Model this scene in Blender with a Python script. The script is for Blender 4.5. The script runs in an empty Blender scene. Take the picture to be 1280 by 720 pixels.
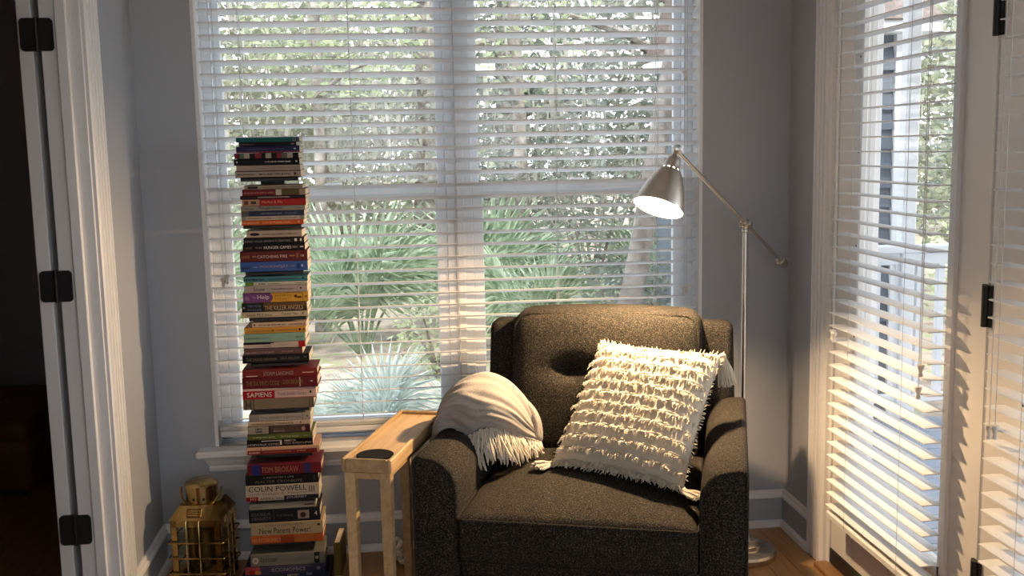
import bpy, bmesh, math, random
import numpy as np
from mathutils import Matrix, Vector
R = math.radians
random.seed(7)
scene = bpy.context.scene
col = scene.collection

# ------------------------------------------------------------------ camera
YAW, PIT, ROL, FPX = R(6.1988), R(7.6995), R(-1.1473), 1299.76
CAM_H = 1.3752
_f = np.array([math.sin(YAW)*math.cos(PIT), math.cos(YAW)*math.cos(PIT), -math.sin(PIT)])
_r0 = np.array([math.cos(YAW), -math.sin(YAW), 0.0])
_u0 = np.cross(_r0, _f)
_r = _r0*math.cos(ROL) + _u0*math.sin(ROL)
_u = -_r0*math.sin(ROL) + _u0*math.cos(ROL)
CAM = np.array([0.0, 0.0, CAM_H])
cd = bpy.data.cameras.new('camera')
cd.sensor_width = 36.0
cd.lens = FPX/1280*36
cd.clip_start = 0.05
cd.clip_end = 200
cam = bpy.data.objects.new('camera', cd)
col.objects.link(cam)
cam.matrix_world = Matrix(((_r[0], _u[0], -_f[0], 0), (_r[1], _u[1], -_f[1], 0), (_r[2], _u[2], -_f[2], CAM_H), (0, 0, 0, 1)))
scene.camera = cam

def ray(x, y): return _f + _r*(x-640)/FPX - _u*(y-360)/FPX
def at_y(x, y, Y): d = ray(x, y); return CAM + d*(Y/d[1])
def at_x(x, y, X): d = ray(x, y); return CAM + d*(X/d[0])
def at_z(x, y, Z): d = ray(x, y); return CAM + d*((Z-CAM_H)/d[2])

# ------------------------------------------------------------------ world, sun, exposure
w = bpy.data.worlds.new('overcast_sky'); scene.world = w; w.use_nodes = True
nt = w.node_tree; nt.nodes.clear()
wo = nt.nodes.new('ShaderNodeOutputWorld'); bg = nt.nodes.new('ShaderNodeBackground')
tc = nt.nodes.new('ShaderNodeTexCoord'); sep = nt.nodes.new('ShaderNodeSeparateXYZ')
rp = nt.nodes.new('ShaderNodeValToRGB')
rp.color_ramp.elements[0].position = 0.0; rp.color_ramp.elements[0].color = (0.93, 0.97, 1.0, 1)
rp.color_ramp.elements[1].position = 0.8; rp.color_ramp.elements[1].color = (0.74, 0.85, 1.0, 1)
nt.links.new(tc.outputs['Generated'], sep.inputs[0]); nt.links.new(sep.outputs['Z'], rp.inputs[0])
nt.links.new(rp.outputs[0], bg.inputs[0]); nt.links.new(bg.outputs[0], wo.inputs[0])
bg.inputs[1].default_value = 1.25
sd = bpy.data.lights.new('sun_offscreen', 'SUN'); sd.energy = 1.6; sd.angle = R(12); sd.color = (1.0, 0.96, 0.88)
sun = bpy.data.objects.new('sun_offscreen', sd); col.objects.link(sun)
sun.rotation_euler = (R(38), R(6), 0)          # comes over the roof from behind the house, on to the woods
scene.view_settings.view_transform = 'Standard'
scene.view_settings.look = 'None'
scene.view_settings.gamma = 1.0
scene.view_settings.use_curve_mapping = False
scene.view_settings.exposure = 1.6

# ------------------------------------------------------------------ helpers
def tag(o, label=None, cat=None, group=None, kind=None):
    if label: o['label'] = label
    if cat: o['category'] = cat
    if group: o['group'] = group
    if kind: o['kind'] = kind
    return o

def empty(name, loc=(0, 0, 0), rz=0.0):
    o = bpy.data.objects.new(name, None); col.objects.link(o)
    o.location = loc; o.rotation_euler = (0, 0, rz); o.empty_display_size = 0.05
    return o

class MB:
    def __init__(s): s.v = []; s.f = []
    def add(s, v, f):
        n = len(s.v); s.v += [tuple(map(float, p)) for p in v]; s.f += [tuple(i+n for i in q) for q in f]; return s
    def box(s, x0, x1, y0, y1, z0, z1, c=0.0):
        cx, cy, cz = (x0+x1)/2, (y0+y1)/2, (z0+z1)/2
        hx, hy, hz = abs(x1-x0)/2, abs(y1-y0)/2, abs(z1-z0)/2
        if c <= 0:
            v = [(cx+a*hx, cy+b*hy, cz+d*hz) for d in (-1, 1) for b in (-1, 1) for a in (-1, 1)]
            return s.add(v, [(0, 2, 3, 1), (4, 5, 7, 6), (0, 1, 5, 4), (2, 6, 7, 3), (0, 4, 6, 2), (1, 3, 7, 5)])
        c = min(c, hx*.95, hy*.95, hz*.95)
        v = []; idx = {}
        for a in (-1, 1):
            for b in (-1, 1):
                for d in (-1, 1):
                    for k in range(3):
                        h = [hx-c, hy-c, hz-c]; h[k] += c
                        idx[(a, b, d, k)] = len(v)
                        v.append((cx+a*h[0], cy+b*h[1], cz+d*h[2]))
        f = []
        I = lambda a, b, d, k: idx[(a, b, d, k)]
        for a in (-1, 1):
            f.append((I(a,-1,-1,0), I(a,1,-1,0), I(a,1,1,0), I(a,-1,1,0)))
            f.append((I(-1,a,-1,1), I(1,a,-1,1), I(1,a,1,1), I(-1,a,1,1)))
            f.append((I(-1,-1,a,2), I(1,-1,a,2), I(1,1,a,2), I(-1,1,a,2)))
            for b in (-1, 1):
                f.append((I(a,b,-1,0), I(a,b,1,0), I(a,b,1,1), I(a,b,-1,1)))
                f.append((I(a,-1,b,0), I(a,1,b,0), I(a,1,b,2), I(a,-1,b,2)))
                f.append((I(-1,a,b,1), I(1,a,b,1), I(1,a,b,2), I(-1,a,b,2)))
                for d in (-1, 1): f.append((I(a,b,d,0), I(a,b,d,1), I(a,b,d,2)))
        return s.add(v, f)
    def tube(s, pts, r, n=8, closed=False):
        P = [Vector(p) for p in pts]; m = len(P)
        rad = [r]*m if not hasattr(r, '__len__') else list(r)
        v = []; prev = None
        for i in range(m):
            if closed: t = P[(i+1) % m]-P[i-1]
            else: t = P[min(i+1, m-1)]-P[max(i-1, 0)]
            if t.length < 1e-9: t = Vector((0, 0, 1))
            t.normalize()
            if prev is None:
                a = Vector((0, 0, 1)) if abs(t.z) < .9 else Vector((1, 0, 0))
                u = t.cross(a).normalized()
            else:
                u = (prev - t*prev.dot(t))
                u = u.normalized() if u.length > 1e-6 else t.orthogonal().normalized()
            prev = u; b = t.cross(u)
            for k in range(n):
                an = 2*math.pi*k/n
                v.append(P[i] + (u*math.cos(an)+b*math.sin(an))*rad[i])
        f = []
        for i in range(m if closed else m-1):
            j = (i+1) % m
            for k in range(n):
                f.append((i*n+k, i*n+(k+1) % n, j*n+(k+1) % n, j*n+k))
        if not closed:
            f.append(tuple(range(n-1, -1, -1))); f.append(tuple((m-1)*n+k for k in range(n)))
        return s.add(v, f)
    def lathe(s, prof, n=24, mat=None, open_=False):
        v = []; f = []
        for (r, z) in prof:
            for k in range(n):
                a = 2*math.pi*k/n
                p = Vector((r*math.cos(a), r*math.sin(a), z))
                v.append(mat @ p if mat else p)
        for i in range(len(prof)-1):
            for k in range(n):
                f.append((i*n+k, i*n+(k+1) % n, (i+1)*n+(k+1) % n, (i+1)*n+k))
        if not open_:
            f.append(tuple(range(n-1, -1, -1))); f.append(tuple((len(prof)-1)*n+k for k in range(n)))
        return s.add(v, f)
    def prism(s, poly, fn, a, b):
        """poly: 2d outline, fn(u, v, t) -> 3d, extruded from t=a to t=b"""
        n = len(poly)
        v = [fn(u, w_, a) for u, w_ in poly] + [fn(u, w_, b) for u, w_ in poly]
        f = [tuple(range(n-1, -1, -1)), tuple(range(n, 2*n))]
        f += [(i, (i+1) % n, n+(i+1) % n, n+i) for i in range(n)]
        return s.add(v, f)
    def mesh(s, name, mat=None, smooth=False, fix=True):
        me = bpy.data.meshes.new(name)
        me.from_pydata(s.v, [], s.f)
        if fix:
            bm = bmesh.new(); bm.from_mesh(me)
            bmesh.ops.recalc_face_normals(bm, faces=bm.faces)
            bm.to_mesh(me); bm.free()
        if mat: me.materials.append(mat)
        if smooth:
            me.polygons.foreach_set('use_smooth', [True]*len(me.polygons))
            me.set_sharp_from_angle(angle=R(smooth if smooth is not True else 45))
        return me
    def obj(s, name, mat=None, parent=None, smooth=False, fix=True):
        return put(name, s.mesh(name, mat, smooth, fix), parent)

def put(name, me, parent=None, loc=(0, 0, 0), rot=(0, 0, 0), scale=(1, 1, 1)):
    o = bpy.data.objects.new(name, me); col.objects.link(o)
    o.parent = parent; o.location = loc; o.rotation_euler = rot; o.scale = scale
    return o

def struct(name, mb, mat, smooth=False):
    return tag(mb.obj(name, mat, None, smooth), kind='structure')

def rounded_box(hx, hy, hz, r, n=10, deform=None, center=(0, 0, 0)):
    """box with rounded edges, n inner segments on each axis"""
    def axis(h):
        e = [-h, -h+r*.08, -h+r*.3, -h+r*.6]
        m = [-h+r + (2*h-2*r)*i/n for i in range(n+1)]
        return e + m + [-x for x in reversed(e)]
    ax = [axis(hx), axis(hy), axis(hz)]; H = [hx, hy, hz]
    verts = {}; v = []; f = []
    def vert(p):
        k = tuple(round(q, 6) for q in p)
        if k not in verts:
            inner = [max(-H[i]+r, min(H[i]-r, p[i])) for i in range(3)]
            d = Vector([p[i]-inner[i] for i in range(3)])
            q = Vector(inner) + d.normalized()*r if d.length > 1e-9 else Vector(p)
            if deform: q = Vector(deform(q))
            verts[k] = len(v); v.append(q+Vector(center))
        return verts[k]
    for k in range(3):
        a, b = [(1, 2), (0, 2), (0, 1)][k]
        for sgn in (-1, 1):
            for i in range(len(ax[a])-1):
                for j in range(len(ax[b])-1):
                    q = []
                    for (ii, jj) in ((i, j), (i+1, j), (i+1, j+1), (i, j+1)):
                        p = [0, 0, 0]; p[k] = sgn*H[k]; p[a] = ax[a][ii]; p[b] = ax[b][jj]
                        q.append(vert(p))
                    f.append(tuple(q))
    return v, f

# ------------------------------------------------------------------ materials
MATS = {}
def srgb(r, g, b):
    return tuple(((c/255)/12.92 if c/255 <= .04045 else ((c/255+.055)/1.055)**2.4) for c in (r, g, b))

def mat(name, color, rough=.6, metal=0.0, var=0.0, scale=8.0, bump=0.0, bscale=60.0, stretch=(1, 1, 1), spec=.5, color2=None, detail=4.0, sheen=0.0, sharp=None):
    if name in MATS: return MATS[name]
    m = bpy.data.materials.new(name); m.use_nodes = True; MATS[name] = m
    n = m.node_tree; b = n.nodes['Principled BSDF']
    b.inputs['Base Color'].default_value = (*color, 1)
    b.inputs['Roughness'].default_value = rough
    b.inputs['Metallic'].default_value = metal
    b.inputs['Specular IOR Level'].default_value = spec
    if sheen: b.inputs['Sheen Weight'].default_value = sheen
    t = n.nodes.new('ShaderNodeTexCoord'); mp = n.nodes.new('ShaderNodeMapping')
    mp.inputs['Scale'].default_value = stretch
    n.links.new(t.outputs['Object'], mp.inputs[0])
    nz = n.nodes.new('ShaderNodeTexNoise'); nz.inputs['Scale'].default_value = scale; nz.inputs['Detail'].default_value = detail
    n.links.new(mp.outputs[0], nz.inputs['Vector'])
    cr = n.nodes.new('ShaderNodeValToRGB')
    v = var if var else .04
    lo = tuple(max(0, c*(1-v)) for c in color); hi = color2 if color2 else tuple(min(1, c*(1+v)) for c in color)
    p0, p1 = sharp if sharp else (.3, .7)
    cr.color_ramp.elements[0].position = p0; cr.color_ramp.elements[0].color = (*lo, 1)
    cr.color_ramp.elements[1].position = p1; cr.color_ramp.elements[1].color = (*hi, 1)
    n.links.new(nz.outputs['Fac'], cr.inputs[0]); n.links.new(cr.outputs[0], b.inputs['Base Color'])
    if bump:
        nb = n.nodes.new('ShaderNodeTexNoise'); nb.inputs['Scale'].default_value = bscale; nb.inputs['Detail'].default_value = 3
        n.links.new(mp.outputs[0], nb.inputs['Vector'])
        bn = n.nodes.new('ShaderNodeBump'); bn.inputs['Strength'].default_value = bump; bn.inputs['Distance'].default_value = .004
        n.links.new(nb.outputs['Fac'], bn.inputs['Height']); n.links.new(bn.outputs[0], b.inputs['Normal'])
    return m

def glass_mat(name, tint=(1, 1, 1), refl=.07):
    m = bpy.data.materials.new(name); m.use_nodes = True
    n = m.node_tree; n.nodes.clear()
    o = n.nodes.new('ShaderNodeOutputMaterial'); mx = n.nodes.new('ShaderNodeMixShader')
    tr = n.nodes.new('ShaderNodeBsdfTransparent'); gl = n.nodes.new('ShaderNodeBsdfGlossy')
    tr.inputs[0].default_value = (*tint, 1); gl.inputs['Roughness'].default_value = .02
    lw = n.nodes.new('ShaderNodeLayerWeight'); lw.inputs[0].default_value = .5
    pw_ = n.nodes.new('ShaderNodeMath'); pw_.operation = 'POWER'; pw_.inputs[1].default_value = 5
    sc_ = n.nodes.new('ShaderNodeMath'); sc_.operation = 'MULTIPLY_ADD'; sc_.inputs[1].default_value = .5; sc_.inputs[2].default_value = .03
    n.links.new(lw.outputs['Facing'], pw_.inputs[0]); n.links.new(pw_.outputs[0], sc_.inputs[0]); n.links.new(sc_.outputs[0], mx.inputs[0])
    n.links.new(tr.outputs[0], mx.inputs[1]); n.links.new(gl.outputs[0], mx.inputs[2]); n.links.new(mx.outputs[0], o.inputs[0])
    return m

def wood_mat(name, c1, c2, rough=.4, axis_scale=(30, 2, 30), scale=1.6, spec=.5):
    m = bpy.data.materials.new(name); m.use_nodes = True
    n = m.node_tree; b = n.nodes['Principled BSDF']; b.inputs['Roughness'].default_value = rough
    b.inputs['Specular IOR Level'].default_value = spec
    t = n.nodes.new('ShaderNodeTexCoord'); mp = n.nodes.new('ShaderNodeMapping'); mp.inputs['Scale'].default_value = axis_scale
    oi = n.nodes.new('ShaderNodeObjectInfo'); ad = n.nodes.new('ShaderNodeVectorMath'); ad.operation = 'ADD'
    n.links.new(t.outputs['Object'], ad.inputs[0])
    ml = n.nodes.new('ShaderNodeMath'); ml.operation = 'MULTIPLY'; ml.inputs[1].default_value = 37.0
    n.links.new(oi.outputs['Random'], ml.inputs[0]); n.links.new(ml.outputs[0], ad.inputs[1])
    n.links.new(ad.outputs[0], mp.inputs[0])
    nz = n.nodes.new('ShaderNodeTexNoise'); nz.inputs['Scale'].default_value = scale; nz.inputs['Detail'].default_value = 6; nz.inputs['Distortion'].default_value = .6
    n.links.new(mp.outputs[0], nz.inputs['Vector'])
    cr = n.nodes.new('ShaderNodeValToRGB')
    cr.color_ramp.elements[0].position = .32; cr.color_ramp.elements[0].color = (*c1, 1)
    cr.color_ramp.elements[1].position = .68; cr.color_ramp.elements[1].color = (*c2, 1)
    n.links.new(nz.outputs['Fac'], cr.inputs[0])
    hs = n.nodes.new('ShaderNodeHueSaturation')
    mr = n.nodes.new('ShaderNodeMapRange'); mr.inputs['To Min'].default_value = .82; mr.inputs['To Max'].default_value = 1.25
    n.links.new(oi.outputs['Random'], mr.inputs[0]); n.links.new(mr.outputs[0], hs.inputs['Value'])
    n.links.new(cr.outputs[0], hs.inputs['Color']); n.links.new(hs.outputs[0], b.inputs['Base Color'])
    return m

WALL = mat('wall_paint', (.415, .435, .475), .85, var=.03, scale=3, bump=.05, bscale=250)
TRIM = mat('trim_paint', (.84, .83, .83), .4, var=.02, scale=4)
CEIL = mat('ceiling_paint', (.82, .82, .82), .9)
BLACKM = mat('black_metal', (.012, .012, .013), .45, spec=.4)
GLASS = glass_mat('window_glass')
BLIND = mat('white_faux_wood', (.84, .85, .86), .45, var=.02, scale=20, stretch=(1, 30, 30))
CORD = mat('blind_cord', (.62, .62, .60), .8)
NICKEL = mat('brushed_nickel', (.60, .57, .53), .26, metal=1.0, var=.06, scale=40, stretch=(1, 1, 20))
FLOORW = wood_mat('oak_floor', (.30, .155, .06), (.42, .24, .105), .32)
OAK = wood_mat('pale_oak', (.40, .26, .13), (.54, .38, .20), .45, axis_scale=(40, 2.5, 40))
DARKWOOD = wood_mat('dark_floor_wood', (.06, .025, .012), (.09, .04, .02), .4)
# ------------------------------------------------------------------ the room
WY, XL, XR = 3.5, -0.824, 1.357
ZC = 2.62
# floor: sub-floor slab plus planks
fl = struct('floor', MB().box(XL-.13, XR+.16, -3.1, 3.66, -.10, -.012), mat('subfloor', (.16, .08, .035), .8))
pw = .083
x = XL
k = 0
plank_cache = {}
def plank_mesh(w_, l_):
    key = (round(w_, 4), round(l_, 4))
    if key not in plank_cache:
        plank_cache[key] = MB().box(-w_/2+.0006, w_/2-.0006, -l_/2+.0006, l_/2-.0006, -.012, 0, .0012).mesh('plank', FLOORW)
    return plank_cache[key]
while x < XR-.005:
    w_ = min(pw, XR-x)
    cuts = [1.2, [1.95, 2.35, 2.75, 2.15][k % 4], [2.9, 3.2, 3.0, 3.32][(k*3) % 4], 3.5] if False else [1.2, [2.2, 2.62, 1.9, 3.02, 2.4][k % 5], 3.5]
    for a, b in zip(cuts[:-1], cuts[1:]):
        put('plank', plank_mesh(w_, b-a), fl, ((x+w_/2), (a+b)/2, 0))
    put('plank', plank_mesh(w_, 2.1), fl, (x+w_/2, .15, 0))
    put('plank', plank_mesh(w_, 2.2), fl, (x+w_/2, -2.0, 0))
    x += pw; k += 1
struct('ceiling', MB().box(XL-.13, XR+.16, -3.1, 3.66, ZC, ZC+.1), CEIL)

# window opening
WX0, WX1, WZ0, WZ1 = -.636, 1.045, .395, 2.14
mb = MB()
mb.box(XL-.13, WX0, WY, WY+.16, -.1, ZC); mb.box(WX1, XR+.16, WY, WY+.16, -.1, ZC)
mb.box(WX0, WX1, WY, WY+.16, -.1, WZ0); mb.box(WX0, WX1, WY, WY+.16, WZ1, ZC)
struct('wall_back', mb, WALL)
# left wall with a doorway (y 2.10 - 2.95)
DY0, DY1, DH = 2.08, 2.95, 2.06
mb = MB()
mb.box(-.93, XL, DY1+.02, WY, 0, ZC); mb.box(-.93, XL, -3.0, DY0-.02, 0, ZC); mb.box(-.93, XL, DY0-.02, DY1+.02, DH+.02, ZC)
struct('wall_left', mb, WALL)
# right wall with the french doors (y 1.40 - 3.13) and an unseen glazed opening added further back to let daylight in
mb = MB()
OPY0, OPY1, OPH = 1.385, 3.125, 2.06
B0, B1 = -1.9, .6
mb.box(XR, XR+.14, OPY1, WY, -.1, ZC); mb.box(XR, XR+.14, B1, OPY0, -.1, ZC); mb.box(XR, XR+.14, -3.0, B0, -.1, ZC)
mb.box(XR, XR+.14, OPY0, OPY1, OPH, ZC); mb.box(XR, XR+.14, B0, B1, 2.2, ZC); mb.box(XR, XR+.14, B0, B1, -.1, .7)
struct('wall_right', mb, WALL)
# rear wall behind the camera with a wide unseen window added to let daylight in
mb = MB()
mb.box(XL-.13, -.7, -3.1, -3.0, -.1, ZC); mb.box(1.25, XR+.16, -3.1, -3.0, -.1, ZC)
mb.box(-.7, 1.25, -3.1, -3.0, -.1, .9); mb.box(-.7, 1.25, -3.1, -3.0, 2.3, ZC)
struct('wall_rear', mb, WALL)
for nm, bx, py in (('added_window_rear', (-.7, 1.25, .9, 2.3), -3.05),):
    e = tag(empty(nm, (0, 0, 0)), kind='structure')
    m_ = MB(); x0, x1, z0, z1 = bx
    m_.box(x0, x1, py-.03, py+.03, z0, z0+.05).box(x0, x1, py-.03, py+.03, z1-.05, z1).box(x0, x0+.05, py-.03, py+.03, z0, z1).box(x1-.05, x1, py-.03, py+.03, z0, z1).box(.25, .30, py-.03, py+.03, z0, z1)
    m_.obj('window_frame', TRIM, e)
    MB().box(x0+.05, x1-.05, py-.003, py+.003, z0+.05, z1-.05).obj('pane', GLASS, e)
e = tag(empty('added_window_side', (0, 0, 0)), kind='structure')  # glazing of the added side opening, out of view, a daylight source
m_ = MB()
for a, b in ((B0, B0+.06), (B1-.06, B1), (-.68, -.62)): m_.box(XR+.04, XR+.1, a, b, .7, 2.2)
m_.box(XR+.04, XR+.1, B0, B1, .7, .77).box(XR+.04, XR+.1, B0, B1, 2.13, 2.2)
m_.obj('window_frame', TRIM, e)
MB().box(XR+.067, XR+.073, B0+.06, B1-.06, .77, 2.13).obj('pane', GLASS, e)

# baseboards: wall-coloured board, white cap and white shoe
def baseboard(name, fn, a, b):
    """fn(out, t, z) -> point; out = distance from the wall"""
    e = tag(empty(name, (0, 0, 0)), kind='structure')
    MB().prism([(0, 0), (.012, 0), (.012, .108), (0, .108)], lambda u, w_, t: fn(u, t, w_), a, b).obj('board', WALL, e)
    MB().prism([(0, .105), (.016, .105), (.020, .110), (.018, .118), (.012, .122), (.010, .130), (.006, .134), (0, .134)], lambda u, w_, t: fn(u, t, w_), a, b).obj('cap_moulding', TRIM, e, smooth=30)
    MB().prism([(0, 0), (.026, 0), (.026, .010), (.022, .018), (.012, .024), (0, .024)], lambda u, w_, t: fn(u, t, w_), a, b).obj('shoe_moulding', TRIM, e, smooth=30)
baseboard('baseboard_back', lambda o, t, z: (t, WY-o, z), XL, XR)
baseboard('baseboard_left', lambda o, t, z: (XL+o, t, z), 3.058, WY)
baseboard('baseboard_right', lambda o, t, z: (XR-o, t, z), 3.245, WY)

# door casings: fluted boards
def casing_profile(w_, th):
    pts = [(0, 0), (0, th*.55), (w_*.06, th*.75), (w_*.12, th*.6)]
    n = 3
    for i in range(n):
        a = w_*(.14+.24*i); b = w_*(.14+.24*(i+1))
        pts += [(a, th*.9), (a+(b-a)*.66, th*.9), (a+(b-a)*.72, th*.45), (a+(b-a)*.94, th*.45)]
    pts += [(w_*.88, th), (w_*.96, th), (w_, th*.8), (w_, 0)]
    return pts
# left doorway: casing on the room side, jamb, stop
mb = MB()
mb.prism(casing_profile(.108, .020), lambda u, o, t: (XL+o, DY1+.003+u, t), 0, DH+.1)
struct('trim_1', mb, TRIM)
mb = MB()
mb.prism(casing_profile(.108, .020), lambda u, o, t: (XL+o, DY0-.003-u, t), 0, DH+.1)
struct('trim_2', mb, TRIM)
mb = MB()
mb.prism(casing_profile(.108, .020), lambda u, o, t: (XL+o, t, DH+.003+u), DY0-.11, DY1+.111)
struct('trim_3', mb, TRIM)
mb = MB()
mb.box(-.928, XL+.002, DY1, DY1+.02, 0, DH, .002); mb.box(-.928, XL+.002, DY0-.02, DY0, 0, DH, .002); mb.box(-.928, XL+.002, DY0, DY1, DH, DH+.02, .002)
struct('trim_4', mb, TRIM)
mb = MB()
mb.box(-.886, -.856, DY1-.011, DY1+.001, 0, DH, .003); mb.box(-.886, -.856, DY0-.001, DY0+.011, 0, DH, .003); mb.box(-.886, -.856, DY0, DY1, DH-.011, DH+.001, .003)
struct('trim_5', mb, TRIM)
# the open door, swung right round behind the wall
door = tag(empty('door_1', (-.969, 2.957, 0)), kind='structure')
MB().box(-.0185, .0185, 0, .80, .012, 2.04, .002).obj('door_leaf', TRIM, door)
for z in (.8, 1.4):
    MB().box(-.0225, -.018, .12, .68, z-.5, z+.02, .004).obj('door_panel', TRIM, door)
def rrect(w_, h, r, n=5):
    pts = []
    for cx, cz, a0 in ((w_/2-r, h/2-r, 0), (-w_/2+r, h/2-r, 90), (-w_/2+r, -h/2+r, 180), (w_/2-r, -h/2+r, 270)):
        for i in range(n+1):
            a = R(a0+90*i/n); pts.append((cx+r*math.cos(a), cz+r*math.sin(a)))
    return pts
for z in (1.697, 1.022, .326):
    hg = put('hinge', MB().tube([(0, -.004, -.045), (0, -.004, .045)], .0045, 10).mesh('hinge', BLACKM, True), door, (.033, -.009, z))
    MB().prism(rrect(.044, .086, .011), lambda u, v_, t: (u-.021, t, v_), -.003, .008).obj('hinge_leaf', BLACKM, hg)
    MB().prism(rrect(.044, .086, .011), lambda u, v_, t: (u+.021, t, v_), -.003, .003).obj('hinge_leaf', BLACKM, hg)

# dark room beyond the doorway
mb = MB()
mb.box(-3.6, -.93, 5.2, 5.3, -.1, ZC); mb.box(-3.7, -3.6, -1, 5.3, -.1, ZC); mb.box(-3.6, -.93, -1.1, -1, -.1, ZC)
mb.box(-.99, -.93, 3.66, 5.2, -.1, ZC)
struct('wall_dark_room', mb, WALL)
struct('ceiling_dark_room', MB().box(-3.7, -.93, -1.1, 5.3, ZC, ZC+.1), CEIL)
struct('floor_dark_room', MB().box(-3.7, -.93, -1.1, 5.3, -.1, 0), FLOORW)
ot = tag(empty('ottoman', (-1.87, 4.62, 0)), 'brown leather ottoman in the dark room beyond the doorway', 'ottoman')
LEATHER = mat('brown_leather', (.22, .11, .05), .5, var=.2, scale=12)
v, f = rounded_box(.36, .36, .115, .04, 4); MB().add(v, f).obj('body', LEATHER, ot, smooth=True).location = (0, 0, .140)
v, f = rounded_box(.365, .365, .045, .035, 4); MB().add(v, f).obj('lid', LEATHER, ot, smooth=True).location = (0, 0, .280)
for sx in (-1, 1):
    for sy in (-1, 1):
        MB().tube([(sx*.3, sy*.3, 0), (sx*.3, sy*.3, .04)], [.018, .026], 8).obj('leg', DARKWOOD, ot)

# ------------------------------------------------------------------ window
FR = mat('window_vinyl', (.80, .81, .82), .4, var=.02)
win = tag(empty('window_1', (0, 0, 0)), kind='structure')
# jamb liner inside the recess
mb = MB()
mb.box(WX0-.001, WX0+.010, WY-.002, WY+.16, WZ0, WZ1).box(WX1-.010, WX1+.001, WY-.002, WY+.16, WZ0, WZ1).box(WX0, WX1, WY-.002, WY+.16, WZ1-.01, WZ1)
mb.obj('jamb_liner', TRIM, win)
fy0, fy1 = WY+.085, WY+.15
mb = MB()
cx0, cx1 = .168, .258
for a, b in ((WX0+.01, WX0+.042), (WX1-.042, WX1-.01), (cx0, cx1)): mb.box(a, b, fy0, fy1, WZ0, WZ1, .002)
mb.box(cx0+.03, cx1-.03, fy0-.008, fy0+.01, WZ0, WZ1, .002)
mb.box(WX0+.01, WX1-.01, fy0, fy1, WZ0, WZ0+.028, .002); mb.box(WX0+.01, WX1-.01, fy0, fy1, WZ1-.04, WZ1-.01, .002)
mb.obj('window_frame', FR, win)
for a, b in ((WX0+.042, cx0), (cx1, WX1-.042)):
    # upper sash (outer track) and lower sash (inner track)
    for (z0, z1, y0, y1, st, rb, rt, up) in ((1.215, WZ1-.04, fy0+.035, fy0+.06, .026, .030, .035, 1), (WZ0+.028, 1.255, fy0+.004, fy0+.032, .036, .030, .030, 0)):
        m_ = MB()
        m_.box(a, a+st, y0, y1, z0, z1, .002).box(b-st, b, y0, y1, z0, z1, .002).box(a+st, b-st, y0, y1, z0, z0+rb, .002).box(a+st, b-st, y0, y1, z1-rt, z1, .002)
        s_ = m_.obj('upper_sash' if up else 'lower_sash', FR, win)
        ym = (y0+y1)/2
        MB().box(a+st-.004, b-st+.004, ym-.002, ym+.002, z0+rb-.004, z1-rt+.004).obj('pane', GLASS, s_)
    MB().box((a+b)/2-.03, (a+b)/2+.03, fy0-.004, fy0+.008, 1.255, 1.267, .003).obj('sash_lock', TRIM, win)
# stool and apron
mb = MB().box(-.694, 1.102, WY-.062, WY+.10, .368, .392, .006); struct('trim_6', mb, TRIM)
mb = MB()
prof = [(0, 0), (.012, 0), (.014, .012), (.012, .018), (.020, .030), (.024, .040), (.034, .052), (.034, .058), (0, .058)]
n = len(prof)
vv = []
for sgn, xe in ((-1, -.648), (1, 1.058)):
    vv += [(xe+sgn*o*.9, WY-o, .312+z) for o, z in prof]
ff = [tuple(range(n)), tuple(range(n, 2*n))] + [(i, (i+1) % n, n+(i+1) % n, n+i) for i in range(n)]
mb.add(vv, ff); struct('trim_7', mb, TRIM)

# ------------------------------------------------------------------ window blind: every slat its own part
def slat_mesh(length, width, th, crown, axis):
    prof = []
    ns = 4
    for i in range(ns+1):
        u = -width/2+width*i/ns; prof.append((u, crown*(1-(2*u/width)**2)+th/2))
    for i in range(ns, -1, -1):
        u = -width/2+width*i/ns; prof.append((u, crown*(1-(2*u/width)**2)-th/2))
    fn = (lambda u, z, t: (t, u, z)) if axis == 'x' else (lambda u, z, t: (u, t, z))
    return MB().prism(prof, fn, -length/2, length/2).mesh('slat', BLIND)
def tassel(parent, p, s=1.0):
    prof = [(.0015, 0), (.0085, -.001), (.0095, -.005), (.0075, -.010), (.0050, -.017), (.0048, -.021), (.0065, -.027), (.0055, -.031), (.0010, -.033)]
    MB().lathe([(r*s, z*s) for r, z in prof], 10, Matrix.Translation(Vector(p)+Vector((0, 0, .033*s)))).obj('tassel', mat('tassel_white', (.72, .70, .66), .5), parent, smooth=True)

wb = tag(empty('window_blind', (.2055, WY+.04, WZ0)), 'white horizontal slat blind covering the wide double window', 'blind')
sl_x0, sl_x1 = -.622, 1.031
TILT = R(-15)                      # room edge up, outer edge down
sm = slat_mesh(sl_x1-sl_x0, .050, .0026, .0012, 'x')
sp, zt = .0411, .4798 + .0411*38
k = 0
z = .4798
Yc = 3.52+.025*math.cos(TILT)
while z < 2.05:
    o = put('slat', sm, wb, ((sl_x0+sl_x1)/2-.2055, Yc-(WY+.04), z-.025*math.sin(-TILT)-WZ0+random.uniform(-.0006, .0006)), (TILT+random.uniform(-.015, .015), 0, random.uniform(-.0006, .0006)))
    z += sp
off = Vector((-.2055, -(WY+.04), -WZ0))
def local(p): return Vector(p)+off
m_ = MB().box(sl_x0-.2055, sl_x1-.2055, -.028, .028, 2.06-WZ0, 2.12-WZ0, .003); m_.obj('head_rail', BLIND, wb)
MB().box(sl_x0-.2055, sl_x1-.2055, -.024, .024, .418-WZ0, .440-WZ0, .004).obj('bottom_rail', BLIND, wb)
for dz in (.4445, .449, .4535):
    put('slat', sm, wb, ((sl_x0+sl_x1)/2-.2055, 0, dz-WZ0))
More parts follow.
